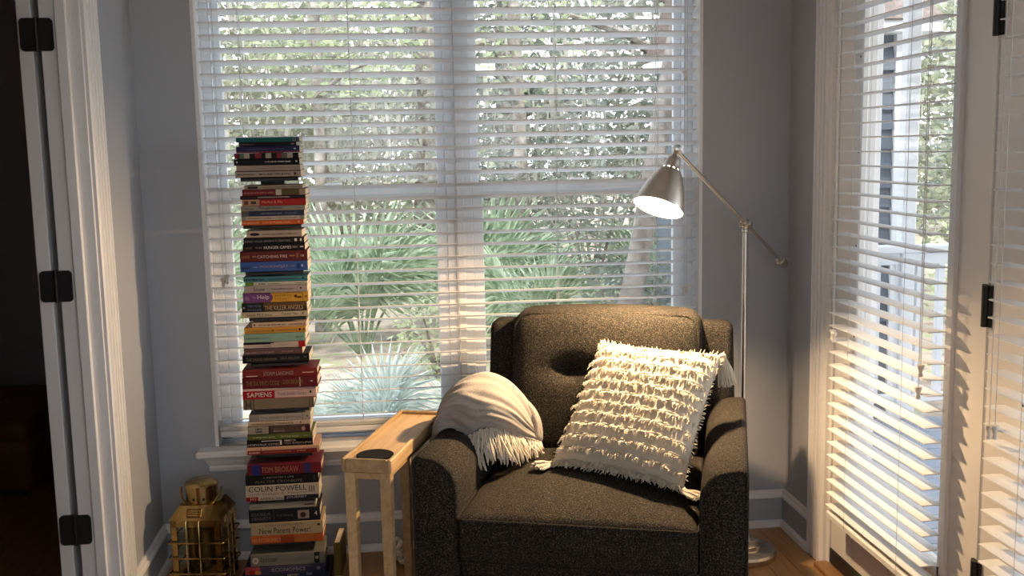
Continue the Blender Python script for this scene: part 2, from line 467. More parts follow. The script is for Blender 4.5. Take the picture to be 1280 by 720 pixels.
for xp in (-.494, -.141, .201, .545, .894):
    m_ = MB()
    for yy in (3.519, 3.571): m_.tube([local((xp, yy, .43)), local((xp, yy, 2.07))], .0008, 5)
    m_.tube([local((xp, 3.545, .43)), local((xp, 3.545, 2.07))], .0009, 5)
    m_.obj('ladder_cord', CORD, wb)
for xp, zb in ((-.583, .945), (-.571, .955), (.989, 1.60), (.986, .86), (.996, .87)):
    MB().tube([local((xp, 3.512, 2.07)), local((xp, 3.512, zb+.02))], .0009, 5).obj('pull_cord', CORD, wb)
    tassel(wb, local((xp, 3.512, zb-.012)))

# ------------------------------------------------------------------ french doors in the right wall
DOORW = mat('door_paint', (.76, .74, .72), .42, var=.02)
mb = MB(); mb.prism(casing_profile(.118, .022), lambda u, o, t: (XR-o, OPY1+.002+u, t), 0, OPH+.1); struct('trim_8', mb, TRIM)
mb = MB(); mb.box(XR-.001, XR+.14, OPY1-.018, OPY1+.002, 0, OPH, .002); mb.box(XR-.001, XR+.14, OPY0, OPY0+.018, 0, OPH, .002); mb.box(XR-.001, XR+.14, OPY0, OPY1, OPH-.018, OPH, .002); struct('trim_9', mb, TRIM)
struct('trim_10', MB().box(XR-.045, XR+.14, OPY0, OPY1, -.02, .016, .004), mat('threshold_wood', (.24, .125, .05), .4, var=.15, scale=5, stretch=(20, 1, 20)))
struct('trim_11', MB().prism(casing_profile(.1, .022), lambda u, o, t: (XR-o, OPY0-.002-u, t), 0, OPH+.1), TRIM)
def french_door(nm, y0, y1):
    d = tag(empty(nm, (XR+.004, (y0+y1)/2, .016)), kind='structure')
    yc = (y0+y1)/2; W = (y1-y0)/2
    gy, gz0, gz1 = .267, .255, 1.86
    m_ = MB()
    m_.box(0, .044, -W, -gy, .05, 2.02, .002).box(0, .044, gy, W, .05, 2.02, .002).box(0, .044, -gy, gy, .05, gz0, .002).box(0, .044, -gy, gy, gz1, 2.02, .002)
    m_.obj('door_leaf', DOORW, d)
    # moulded lite frame, proud of the leaf
    m_ = MB(); t = .036
    for (a, b, c_, e_) in ((-gy-.02, -gy+t-.02, gz0-.02, gz1+.02), (gy-t+.02, gy+.02, gz0-.02, gz1+.02), (-gy, gy, gz0-.02, gz0+t-.02), (-gy, gy, gz1-t+.02, gz1+.02)):
        m_.box(-.010, .012, a, b, c_, e_, .004)
    m_.obj('glazing_frame', DOORW, d)
    for zz in np.arange(.5, 1.9, .275):
        MB().lathe([(.0032, 0), (.0032, .001), (.002, .002)], 8, Matrix.Translation((-.0100, gy-.004, zz)) @ Matrix.Rotation(R(-90), 4, 'Y')).obj('screw_plug', mat('screw_dark', (.12, .12, .13), .5), d)
    MB().box(.018, .024, -gy, gy, gz0, gz1).obj('pane', GLASS, d)
    MB().box(-.004, .046, -W, W, .002, .052, .003).obj('door_sweep', BLACKM, d)
    return d
LY0, LY1 = 2.262, 3.103
FD = french_door('door_2', LY0, LY1)
french_door('door_3', OPY0+.02, LY0-.008)
for z in (1.652, .988, .318):
    hg = put('hinge', MB().tube([(-.006, 0, -.049), (-.006, 0, .049)], .0085, 12).mesh('hinge', BLACKM, True), FD, (-.004, LY0-.006-(LY0+LY1)/2, z-.016))
    MB().box(-.004, .004, .004, .020, -.049, .049, .001).obj('hinge_leaf', BLACKM, hg)
    MB().box(-.004, .004, -.016, -.004, -.049, .049, .001).obj('hinge_leaf', BLACKM, hg)

def door_blind(y0, y1, label, cords, lad):
    e = tag(empty('door_blind', (XR-.043, (y0+y1)/2, .21)), label, 'blind', 'white slat blinds on the glazed doors')
    L = y1-y0; sm_ = slat_mesh(L, .050, .0026, .0010, 'y')
    z = .258
    while z < 1.93:
        put('slat', sm_, e, (0, 0, z-.21+random.uniform(-.0007, .0007)), (0, random.uniform(-.02, .02), random.uniform(-.0015, .0015)))
        z += .0402
    MB().box(-.024, .024, -L/2, L/2, .012-.004, .030, .004).obj('bottom_rail', BLIND, e)
    MB().box(-.028, .028, -L/2, L/2, 1.945-.21, 1.995-.21, .003).obj('head_rail', BLIND, e)
    for yy in lad:
        m_ = MB()
        for xx in (-.0256, .0256): m_.tube([(xx, yy-(y0+y1)/2, .02), (xx, yy-(y0+y1)/2, 1.75)], .0008, 5)
        m_.obj('ladder_cord', CORD, e)
    for yy, zb in cords:
        MB().tube([(-.030, yy-(y0+y1)/2, 1.75), (-.030, yy-(y0+y1)/2, zb-.21+.02)], .0011, 5).obj('pull_cord', CORD, e)
        tassel(e, (-.030, yy-(y0+y1)/2, zb-.21-.014), 1.0)
door_blind(2.395, 2.985, 'white slat blind on the glazed door beside the wall corner and floor lamp', [(2.938, .790), (2.946, .797), (2.4175, .800), (2.4262, .741)], (2.85, 2.523))
door_blind(1.545, 2.140, 'white slat blind on the glazed door past the black barrel hinges', [(2.108, .728), (2.086, .733)], (2.0, 1.68))

# ------------------------------------------------------------------ armchair
def tweed(name):
    m = bpy.data.materials.new(name); m.use_nodes = True
    n = m.node_tree; b = n.nodes['Principled BSDF']; b.inputs['Roughness'].default_value = .95; b.inputs['Specular IOR Level'].default_value = .15
    t = n.nodes.new('ShaderNodeTexCoord')
    nz = n.nodes.new('ShaderNodeTexNoise'); nz.inputs['Scale'].default_value = 330; nz.inputs['Detail'].default_value = 2
    n.links.new(t.outputs['Object'], nz.inputs['Vector'])
    cr = n.nodes.new('ShaderNodeValToRGB'); e = cr.color_ramp.elements
    e[0].position = .36; e[0].color = (.009, .0085, .0075, 1)
    e[1].position = .72; e[1].color = (.095, .082, .066, 1)
    k = e.new(.52); k.color = (.022, .0195, .0165, 1)
    n.links.new(nz.outputs['Fac'], cr.inputs[0]); n.links.new(cr.outputs[0], b.inputs['Base Color'])
    bn = n.nodes.new('ShaderNodeBump'); bn.inputs['Strength'].default_value = .5; bn.inputs['Distance'].default_value = .002
    n.links.new(nz.outputs['Fac'], bn.inputs['Height']); n.links.new(bn.outputs[0], b.inputs['Normal'])
    return m
TWEED = tweed('charcoal_tweed')
CA = R(18.3)
CO = Vector((.541, 2.846, 0))
ch = tag(empty('armchair', CO, -CA), 'charcoal tweed armchair with a button-tufted back in front of the window', 'armchair')
AW_I, AW_O, AZ = .305, .422, .594
def arm_profile(inset=0.0):
    xi, xo, zt = AW_I+inset, AW_O-inset, AZ-inset
    r, r2 = .080, .016
    pts = [(xi, .10)]
    pts.append((xi, zt-r))
    for i in range(1, 9):
        a = R(180-90*i/8); pts.append((xi+r+r*math.cos(a), zt-r+r*math.sin(a)))
    pts.append((xo-r2, zt+.002))
    for i in range(1, 4):
        a = R(90-90*i/3); pts.append((xo-r2+r2*math.cos(a), zt-r2+.002+r2*math.sin(a)))
    pts.append((xo, .10))
    return pts
for s in (-1, 1):
    rings = []
    ys = [(-.405, .010), (-.399, .003), (-.392, 0), (-.2, 0), (0, 0), (.2, 0), (.30, 0), (.33, .01)]
    for y, ins in ys:
        lift = max(0, (y+.1))*.03
        rings.append([(s*x_, y, z_+(lift if z_ > .4 else 0)) for x_, z_ in arm_profile(ins)])
    m_ = MB(); n = len(rings[0])
    vv = [p for r_ in rings for p in r_]; ff = []
    for i in range(len(rings)-1):
        for k in range(n):
            ff.append((i*n+k, i*n+(k+1) % n, (i+1)*n+(k+1) % n, (i+1)*n+k))
    ff.append(tuple(range(n))); ff.append(tuple((len(rings)-1)*n+k for k in range(n)))
    m_.add(vv, ff)
    arm = m_.obj('arm', TWEED, ch, smooth=50)
    MB().tube([(s*x_, -.402, z_) for x_, z_ in arm_profile(.004)], .0045, 7).obj('welt', TWEED, arm, smooth=True)
# base rail under the seat
MB().box(-.306, .306, -.395, .30, .10, .322, .012).obj('base', TWEED, ch, smooth=30)
# seat cushion
def seat_def(p):
    x_, y_, z_ = p
    fx = max(0, 1-(x_/.305)**2); fy = max(0, 1-(y_/.335)**2)
    if z_ > 0: z_ += .042*(fx**.6)*(fy**.6)
    if y_ < -.25: y_ -= .014*fx*(1-abs(z_)/.09)
    return (x_, y_, z_)
v, f = rounded_box(.304, .335, .062, .022, 12, seat_def)
sc = MB().add(v, f).obj('seat_cushion', TWEED, ch, smooth=60); sc.location = (0, -.085, .383)
def rr_path(hx, hy, r, z, n=6):
    return [(x_, y_, z) for x_, y_ in rrect(2*hx, 2*hy, r, n)]
MB().tube(rr_path(.305, .337, .025, .0565), .0048, 7, closed=True).obj('welt', TWEED, sc, smooth=True)
MB().tube(rr_path(.305, .337, .025, -.056), .0048, 7, closed=True).obj('welt', TWEED, sc, smooth=True)
# back frame with wings
def frame_def(p):
    x_, y_, z_ = p
    k = (z_+.355)/.71
    x_ *= 1.04-.05*k
    y_ += .05*(k-.5) - .030*(abs(x_)/.38)**2 * .6
    return (x_, y_, z_)
v, f = rounded_box(.385, .052, .357, .028, 8, frame_def)
MB().add(v, f).obj('back_frame', TWEED, ch, smooth=60).location = (0, .365, .472)
# back cushion with two tufted buttons
BT = [(-.098, .055), (.098, .055)]
def back_def(p):
    x_, y_, z_ = p
    fx = max(0, 1-(x_/.292)**2); fz = max(0, 1-(z_/.222)**2)
    if y_ < 0:
        y_ -= .030*(fx**.5)*(fz**.5)
        for bx, bz in BT:
            d2 = ((x_-bx)/.050)**2+((z_-bz)/.030)**2
            y_ += .034*math.exp(-d2) + .026*math.exp(-(((x_-bx)/.020)**2+((z_-bz)/.014)**2))
        if abs(x_) < .30: y_ += .014*math.exp(-((z_-.055)/.022)**2)*(1 if abs(x_) < .1 else math.exp(-((abs(x_)-.1)/.09)**2))
    z_ += .012*max(0, 1-(x_/.29)**2)*(1 if z_ > .1 else 0)
    y_ += .19*(z_+.222)            # recline
    return (x_, y_, z_)
v, f = rounded_box(.290, .080, .222, .050, 22, back_def)
bc = MB().add(v, f).obj('back_cushion', TWEED, ch, smooth=60); bc.location = (0, .235, .648)
wp = []
for x_, z_ in rrect(.582, .446, .052, 8):
    q = back_def(Vector((x_*.985, -.0799 if abs(x_) < .27 and abs(z_) < .2 else -.068, z_*.985)))
    wp.append((q[0], q[1]-.002, q[2]))
# welt runs round the front edge of the cushion
def edge_pt(x_, z_):
    q = back_def(Vector((x_, -.079, z_)))
    y_ = q[1]
    return (q[0], .19*(z_+.222)-.068, q[2])
MB().tube([edge_pt(x_, z_) for x_, z_ in rrect(.560, .424, .046, 8)], .0045, 7, closed=True).obj('welt', TWEED, bc, smooth=True)
for bx, bz in BT:
    q = back_def(Vector((bx, -.08, bz)))
    MB().lathe([(.002, -.006), (.010, -.005), (.013, 0), (.010, .004), (.003, .006)], 12, Matrix.Translation((q[0], q[1]-.001, q[2])) @ Matrix.Rotation(R(90), 4, 'X')).obj('button', TWEED, bc, smooth=True)
for sx in (-1, 1):
    for y_ in (-.36, .36):
        MB().tube([(sx*.36, y_, 0), (sx*.36, y_, .11)], [.017, .026], 10).obj('leg', mat('dark_leg_wood', (.03, .018, .010), .4), ch, smooth=True)

# ------------------------------------------------------------------ throw blanket over the chair's arm
THROW = mat('greige_throw', (.40, .36, .325), .95, var=.10, scale=60, bump=.5, bscale=220, stretch=(1, 1, 3), sheen=.2)
FRINGE = mat('cream_fringe', (.70, .63, .53), .95, var=.06, scale=200, sheen=.2)
def catmull(P, t):
    n = len(P)-1
    x_ = max(0, min(n-1e-6, t*n)); i = int(x_); u = x_-i
    p0, p1, p2, p3 = P[max(i-1, 0)], P[i], P[i+1], P[min(i+2, n)]
    return .5*((2*p1)+(-p0+p2)*u+(2*p0-5*p1+4*p2-p3)*u*u+(-p0+3*p1-3*p2+p3)*u**3)
def row(pts): return [at_y(px, py, Y) for px, py, Y in pts]
TR = [
 # hem (where the fringe starts), from the outside of the arm to the seat
 row([(541, 550, 2.85), (551, 538, 2.835), (567, 535, 2.83), (583, 547, 2.825), (604, 537, 2.81), (628, 539, 2.82), (652, 547, 2.87), (676, 553, 2.95)]),
 row([(541, 540, 2.85), (550, 520, 2.81), (570, 512, 2.79), (592, 522, 2.78), (613, 520, 2.775), (636, 525, 2.81), (656, 536, 2.865), (674, 546, 2.95)]),
 row([(543, 530, 2.85), (553, 504, 2.80), (576, 490, 2.78), (601, 494, 2.785), (623, 500, 2.80), (643, 510, 2.835), (659, 524, 2.88), (672.5, 540, 2.96)]),
 row([(546, 522, 2.89), (558, 492, 2.86), (580, 473, 2.85), (604, 466, 2.855), (628, 474, 2.87), (648, 489, 2.895), (662, 508, 2.93), (671, 533, 2.98)]),
 row([(549, 524, 2.96), (560, 498, 2.95), (583, 479, 2.945), (607, 471, 2.95), (632, 479, 2.96), (651, 495, 2.97), (664, 514, 2.985), (671, 540, 3.0)]),
 row([(552, 540, 3.02), (566, 523, 3.02), (588, 507, 3.02), (612, 501, 3.02), (636, 507, 3.02), (654, 520, 3.02), (665, 535, 3.02), (671, 550, 3.02)]),
]
def throw_pt(s, t):
    c = [catmull(r_, s) for r_ in TR]
    return catmull(c, t)
NS, NT = 64, 90
rng = random.Random(3)
vt = []
for j in range(NT+1):
    for i in range(NS+1):
        s_, t_ = i/NS, j/NT
        p = throw_pt(s_, t_)
        e_ = 1e-3
        du = throw_pt(min(1, s_+e_), t_)-throw_pt(max(0, s_-e_), t_); dv = throw_pt(s_, min(1, t_+e_))-throw_pt(s_, max(0, t_-e_))
        nn = np.cross(du, dv); nn = nn/(np.linalg.norm(nn)+1e-12)
        if nn[1] > 0 and t_ < .55 or nn[2] < 0 and t_ >= .55: nn = -nn
        wv = math.sin(t_*52+s_*16+2.2*math.sin(s_*5))*.0018 + math.sin(t_*83+s_*9+1.5*math.sin(s_*8))*.0014 + math.sin(s_*9+t_*3)*.004*(1-t_)
        vt.append(p+nn*wv)
ft = [(j*(NS+1)+i, j*(NS+1)+i+1, (j+1)*(NS+1)+i+1, (j+1)*(NS+1)+i) for j in range(NT) for i in range(NS)]
tb = at_z(600, 560, .59)
th = tag(empty('throw_blanket', (tb[0], tb[1], .585)), 'taupe woven throw with cream fringe bunched over the armchair arm', 'blanket')
off_t = Vector((-tb[0], -tb[1], -.585))
me = MB().add([Vector(p)+off_t for p in vt], ft)
cl = me.obj('cloth', THROW, th, smooth=70)
so = cl.modifiers.new('thickness', 'SOLIDIFY'); so.thickness = .012; so.offset = -1
# the folded layer showing at the cloth's right edge
m_ = MB()
for q in range(3):
    pts = [Vector(at_y(px+q*2.2-1, py+q*1.5, 2.93+.012*q))+off_t for px, py in ((650, 497), (661, 508), (668, 521), (671, 535), (671, 549))]
    m_.tube([catmull([np.array(p) for p in pts], k_/14) for k_ in range(15)], [.004]+[.010]*13+[.006], 8)
m_.obj('folded_edge', THROW, th, smooth=70)
m_ = MB()
for i in range(150):
    s_ = .40+.60*(i+rng.random())/150
    p = throw_pt(s_, rng.uniform(0, .05))
    L = .088*(1.0 if s_ < .75 else 1-(s_-.75)*2.6)+rng.uniform(-.012, .014)
    d = np.array([rng.uniform(-.25, .30)+(s_-.45)*.5, -.30+rng.uniform(-.1, .15), -1.0]); d /= np.linalg.norm(d)
    pts = []
    for k_ in range(6):
        u_ = k_/5
        q = p + d*L*u_ + np.array([math.sin(i*1.7+u_*5)*.003, -.012*math.sin(u_*math.pi), 0])
        if q[2] < .486: q = np.array([q[0]+(.486-q[2])*.25, q[1]-(.486-q[2])*.55, .486+rng.uniform(0, .003)])
        pts.append(Vector(q)+off_t)
    m_.tube(pts, [.0016, .0020, .0020, .0022, .0021, .0012], 5)
# strands of the first third lie on the arm and fall inside it
for i in range(34):
    s_ = .36+.16*(i+rng.random())/34
    p = throw_pt(s_, .02); L = rng.uniform(.085, .115)
    d = np.array([rng.uniform(.0, .25), -.12+rng.uniform(-.1, .1), -1.0]); d /= np.linalg.norm(d)
    pts = []
    for k_ in range(6):
        u_ = k_/5; q = p+d*L*u_+np.array([math.sin(i+u_*4)*.003, -.014*math.sin(u_*math.pi), 0])
        if q[2] < .482: q = np.array([q[0], q[1]-(.482-q[2])*.4, .482+rng.uniform(0, .004)])
        pts.append(Vector(q)+off_t)
    m_.tube(pts, [.0016, .0021, .0022, .0024, .0022, .0012], 5)
tag(m_.obj('fringe', FRINGE, th, smooth=True), kind='stuff')

# ------------------------------------------------------------------ fringed pillow
PILLOW = mat('cream_cotton', (.64, .58, .48), .95, var=.04, scale=80, bump=.25, bscale=300, sheen=.2)
PB1, PB2, PT1, PT2 = at_z(691, 580, .492), at_z(854, 614, .492), at_y(753, 428, 3.03), at_y(903, 444, 2.79)
pc = (PB1+PB2)/2
pil = tag(empty('pillow', (pc[0], pc[1], .475)), 'cream pillow with rows of frayed fringe and corner tassels on the armchair', 'pillow')
off_p = np.array([-pc[0], -pc[1], -.475])
pn = np.cross(PB2-PB1, PT1-PB1); pn /= np.linalg.norm(pn)
if pn[1] > 0: pn = -pn
def pil_base(u, v_):
    """u, v in [-1, 1]; seams pulled in between the corners"""
    k = .055
    uu = u*(1-k*(1-v_*v_)); vv_ = v_*(1-k*(1-u*u))
    a = (uu+1)/2; b = (vv_+1)/2
    return PB1*(1-a)*(1-b)+PB2*a*(1-b)+PT1*(1-a)*b+PT2*a*b
def pil_h(u, v_): return .064*(max(0, 1-u**4)*max(0, 1-v_**4))**.55
def pil_pt(u, v_, side=1): return pil_base(u, v_)+pn*pil_h(u, v_)*side*(1.0 if side > 0 else .5)
N = 26
gs = [math.sin(math.pi/2*(-1+2*i/N)) for i in range(N+1)]
vv = []; ff = []
for side in (1, -1):
    b0 = len(vv)
    for v_ in gs:
        for u in gs: vv.append(pil_pt(u, v_, side)+off_p)
    ff += [tuple(b0+q for q in (j*(N+1)+i, j*(N+1)+i+1, (j+1)*(N+1)+i+1, (j+1)*(N+1)+i)) for j in range(N) for i in range(N)]
me_ = MB().add(vv, ff).mesh('body', PILLOW, False, False)
bm = bmesh.new(); bm.from_mesh(me_); bmesh.ops.remove_doubles(bm, verts=bm.verts, dist=1e-5); bmesh.ops.recalc_face_normals(bm, faces=bm.faces); bm.to_mesh(me_); bm.free()
me_.polygons.foreach_set('use_smooth', [True]*len(me_.polygons))
put('body', me_, pil)
down = (PB1+PB2-PT1-PT2); down /= np.linalg.norm(down)
side_d = (PB2-PB1)/np.linalg.norm(PB2-PB1)
rows = [.93, .76, .585, .41, .235, .06, -.115, -.29, -.465, -.64, -.81, -.965]
for ri, v0 in enumerate(rows):
    m_ = MB(); n = 64
    # woven heading the fringe hangs from
    hd = [pil_pt(-.985+1.97*i/n, v0+.012*math.sin(i*.5+ri))+pn*.0015+off_p for i in range(n+1)]
    m_.tube(hd, .0022, 5)
    for i in range(n*3):
        u = -.99+1.98*(i+rng.random())/(n*3)
        vj = v0+.012*math.sin(u*n*.25+ri)+rng.uniform(-.012, .010)
        p = pil_pt(u, vj)+pn*.001+off_p
        L = rng.uniform(.012, .025); out = rng.uniform(.004, .011)
        sw = math.sin(u*26+ri*1.9)*.3+math.sin(u*61+ri)*.2+rng.uniform(-.3, .3); out *= 1+.35*math.sin(u*43+ri*2.3)
        d = down+side_d*sw
        a = p; b = p+d*L*.5+pn*out; c = p+d*L+pn*(out*rng.uniform(.4, 1.0))
        wd = rng.uniform(.0014, .0028)
        wv = side_d*wd
        m_.add([a-wv, a+wv, b+wv*.9, b-wv*.9, c+wv*.35, c-wv*.35], [(0, 1, 2, 3), (3, 2, 4, 5)])
    m_.obj('fringe_row', PILLOW, pil, fix=False)
# frayed outline along the four seams
m_ = MB()
for i in range(240):
    t_ = -1+2*(i % 60+rng.random())/60; e_ = i//60
    u, v_ = ((t_, 1), (t_, -1), (-1, t_), (1, t_))[e_]
    p = pil_base(u, v_)+off_p; c0 = pil_base(0, 0)+off_p
    o_ = p-c0; o_ -= pn*np.dot(o_, pn); o_ /= np.linalg.norm(o_)
    L = rng.uniform(.006, .016); sd_ = np.cross(o_, pn)
    tip = p+o_*L+pn*rng.uniform(-.004, .008)+sd_*rng.uniform(-.006, .006)
    m_.tube([p-o_*.004, (p+tip)/2, tip], [.0022, .0018, .0007], 4)
tag(m_.obj('frayed_edge', PILLOW, pil, fix=False), kind='stuff')
for (cn, dv, L) in ((PT2, np.array([.14, -.10, -1.0]), .085), (PB1, np.array([-.75, -.45, -.10]), .060), (PB2, np.array([.40, -.80, -.14]), .070), (PT1, np.array([.35, -.3, -.75]), .045)):
    dv = dv/np.linalg.norm(dv); p0 = cn+off_p
    m_ = MB()
    m_.lathe([(.001, -.008), (.008, -.006), (.011, 0), (.009, .006), (.004, .010)], 10, Matrix.Translation(p0+dv*.004))
    a1 = np.cross(dv, [0.3, 1, .2]); a1 /= np.linalg.norm(a1); a2 = np.cross(dv, a1)
    for i in range(70):
        an = rng.uniform(0, 6.283); rr = math.sqrt(rng.random())
        o1 = (a1*math.cos(an)+a2*math.sin(an))
        p1 = p0+dv*.004+o1*.005*rr; p2 = p0+dv*L*.5+o1*.019*rr; p3 = p0+dv*(L+rng.uniform(-.008, .004))+o1*.026*rr
        if p3[2] < .014: p3[2] = .014+rng.uniform(0, .012)
        if p2[2] < .014: p2[2] = .014+rng.uniform(0, .008)
        m_.tube([p1, p2, p3], [.0028, .0032, .0020], 4)
    m_.obj('tassel', PILLOW, pil, smooth=True)
# ------------------------------------------------------------------ narrow side table
ta = math.atan2(.153, .48)
tf_ = (at_z(427, 572, .60)+at_z(487, 577, .60))/2
T = Vector((tf_[0], tf_[1], 0))
tbl = tag(empty('side_table', T, -ta), 'narrow pale oak tray table standing against the armchair', 'side table')
TW, TL, TZ = .067, .50, .60
# tray: floor plus four rims
MB().box(-TW+.004, TW-.004, .004, TL-.004, TZ-.024, TZ-.010, .001).obj('tray_floor', OAK, tbl)
for (x0, x1, y0, y1) in ((-TW, -TW+.011, 0, TL), (TW-.011, TW, 0, TL), (-TW+.011, TW-.011, 0, .012), (-TW+.011, TW-.011, TL-.012, TL)):
    MB().box(x0, x1, y0, y1, TZ-.036, TZ, .003).obj('tray_rim', OAK, tbl)
for sx in (-1, 1):
    for y_ in (.022, TL-.022):
        m_ = MB(); vv = []
        for z_, h in ((0, .0105), (TZ-.034, .0140)):
            xo = sx*(TW-.020); vv += [(xo-h, y_-h, z_), (xo+h, y_-h, z_), (xo+h, y_+h, z_), (xo-h, y_+h, z_)]
        m_.add(vv, [(0, 1, 2, 3), (4, 5, 6, 7), (0, 1, 5, 4), (1, 2, 6, 5), (2, 3, 7, 6), (3, 0, 4, 7)]).obj('leg', OAK, tbl)
for y_ in (.016, TL-.030):
    MB().box(-TW+.034, TW-.034, y_, y_+.014, TZ-.058, TZ-.034, .002).obj('apron', OAK, tbl)
for sx in (-1, 1):
    MB().box(sx*(TW-.020)-.007, sx*(TW-.020)+.007, .036, TL-.036, TZ-.058, TZ-.034, .002).obj('apron', OAK, tbl)
c_ = tbl.matrix_basis @ Vector((.004, .063, TZ-.010))
co = MB().lathe([(.0465, 0), (.0485, .001), (.0485, .0045), (.046, .006)], 40).obj('coaster', mat('black_felt', (.013, .013, .014), .95, spec=.1), None, smooth=30)
co.location = c_
tag(co, 'round black coaster lying in the oak tray table', 'coaster')
# knotted cloth on the floor between table and chair
kn = tag(empty('dog_toy', tuple(at_z(505, 705, 0)), .4), 'small cream knotted cloth toy on the floor behind the table leg', 'toy')
kn.location.z = 0
KM = mat('cream_rope', (.60, .52, .42), .95, var=.15, scale=80, bump=.4)
def knot(c, r):
    pts = [(c[0]+r*(math.sin(t_)+2*math.sin(2*t_))/2.6, c[1]+r*(math.cos(t_)-2*math.cos(2*t_))/2.6, c[2]-r*math.sin(3*t_)*.45) for t_ in [6.2832*i/40 for i in range(40)]]
    return MB().tube(pts, r*.36, 8, closed=True)
knot((0, 0, .030), .028).obj('knot', KM, kn, smooth=True)
knot((-.012, .035, .060), .022).obj('knot', KM, kn, smooth=True)
MB().tube([(0, .02, .05), (.012, .05, .03), (.03, .08, .012), (.05, .10, .010)], [.010, .012, .013, .010], 8).obj('tail', KM, kn, smooth=True)

# ------------------------------------------------------------------ floor lamp
LP = Vector((1.112, 3.245, 0))
lamp = tag(empty('floor_lamp', LP), 'brushed nickel reading lamp with a lit bell shade beside the armchair', 'floor lamp')
MB().lathe([(.110, 0), (.114, .006), (.114, .020), (.108, .027), (.072, .031), (.066, .036), (.064, .048), (.056, .054), (.036, .058), (.033, .064), (.030, .078), (.018, .084), (.0145, .100), (.0095, .104)], 40).obj('base', NICKEL, lamp, smooth=35)
JZ = at_y(930, 279, LP.y)[2]
MB().tube([(0, 0, .095), (0, 0, JZ-.012)], .0085, 14).obj('pole', NICKEL, lamp, smooth=True)
MB().lathe([(.0085, 0), (.011, .002), (.011, .010), (.0085, .012)], 14, Matrix.Translation((0, 0, JZ-.030))).obj('collar', NICKEL, lamp, smooth=True)
J = Vector((0, -.004, JZ))
Pp = Vector(at_y(846, 188, 2.985))-LP
Cw = J+(J-Pp)*.60
ad = (Pp-J).normalized()
MB().tube([J+(J-Pp)*.58, Pp-ad*.006], .0058, 12).obj('arm', NICKEL, lamp, smooth=True)
def along(p, d): return Matrix.Translation(p) @ d.to_track_quat('Z', 'Y').to_matrix().to_4x4()
jm = MB(); jm.lathe([(.006, -.020), (.012, -.018), (.014, -.010), (.012, -.004), (.016, 0), (.012, .004), (.014, .010), (.012, .018), (.006, .020)], 14, along(J, ad))
jn = jm.obj('joint', NICKEL, lamp, smooth=40)
hd_ = ad.cross(Vector((0, 0, 1))).normalized()
MB().lathe([(.004, -.024), (.009, -.022), (.009, -.012), (.005, -.010), (.005, .010), (.009, .012), (.009, .022), (.004, .024)], 12, along(J+Vector((0, 0, -.004)), hd_)).obj('thumb_screw', NICKEL, jn, smooth=40)
MB().lathe([(.006, 0), (.012, .002), (.013, .008), (.010, .012), (.016, .015), (.018, .022), (.017, .034), (.013, .037), (.015, .040), (.015, .048), (.009, .054)], 18, along(Cw-( -ad)*.02, -ad)).obj('counterweight', NICKEL, lamp, smooth=40)
# head
Oc = Vector(at_y(823, 259.5, 2.928))-LP
ax = (Oc-Pp).normalized()
HL = (Oc-Pp).length
MB().lathe([(.005, -.016), (.013, -.013), (.016, 0), (.013, .013), (.005, .016)], 16, along(Pp-ax*.002, Vector((0, 1, .1)).normalized())).obj('swivel', NICKEL, lamp, smooth=40)
sh_prof = [(.010, .010), (.011, .020), (.0205, .026), (.024, .034), (.0265, .046), (.029, .058), (.0325, .0622), (.0365, .0668), (.047, .084), (.058, .106), (.067, .130), (.0738, .152), (.0792, HL-.012), (.0815, HL)]
sh_prof = [(r_*.90, z_) for r_, z_ in sh_prof]
outer = sh_prof
inner = [(r_-.0016, z_) for r_, z_ in sh_prof[::-1] if z_ > .02]
def cut_slots(m_, prof, n=48):
    """leave out two of every four faces of the ring at the neck: open vent slots"""
    drop = set()
    for i in range(len(prof)-1):
        z0, z1 = sorted((prof[i][1], prof[i+1][1]))
        if abs(z0-.0622) < 1e-6 and abs(z1-.0668) < 1e-6: drop |= {i*n+k for k in range(n) if k % 4 < 2}
    m_.f = [q for j, q in enumerate(m_.f) if j not in drop]
    return m_
full = outer+[(.0733, HL+.001)]+inner
shm = MB(); shm.lathe(full, 48, along(Pp, ax), open_=True); cut_slots(shm, full)
SHADE = mat('shade_nickel', (.74, .70, .64), .36, metal=1.0, var=.06, scale=30)
# white enamel inside, nickel outside
sh = shm.obj('shade', SHADE, lamp, smooth=50)
ENAM = mat('white_enamel', (.86, .84, .80), .5)
refl = [(r_-.0021, z_) for r_, z_ in sh_prof if z_ > .03]
cut_slots(MB().lathe(refl, 48, along(Pp, ax), open_=True), refl).obj('reflector', ENAM, sh, smooth=50, fix=False)
GLOW = bpy.data.materials.new('bulb_glow'); GLOW.use_nodes = True
g = GLOW.node_tree.nodes['Principled BSDF']; g.inputs['Base Color'].default_value = (1, .9, .75, 1)
g.inputs['Emission Color'].default_value = (1.0, .80, .52, 1); g.inputs['Emission Strength'].default_value = 30
bulb = MB().lathe([(.004, .060), (.014, .064), (.016, .085), (.024, .104), (.029, .122), (.027, .138), (.017, .150), (.004, .155)], 20, along(Pp, ax)).obj('bulb', GLOW, lamp, smooth=True)
bd = bpy.data.lights.new('bulb_light', 'POINT'); bd.energy = 25; bd.color = (1.0, .67, .36); bd.shadow_soft_size = .02
bl = bpy.data.objects.new('bulb_light', bd); col.objects.link(bl); bl.parent = lamp
bl.location = Pp+ax*.160

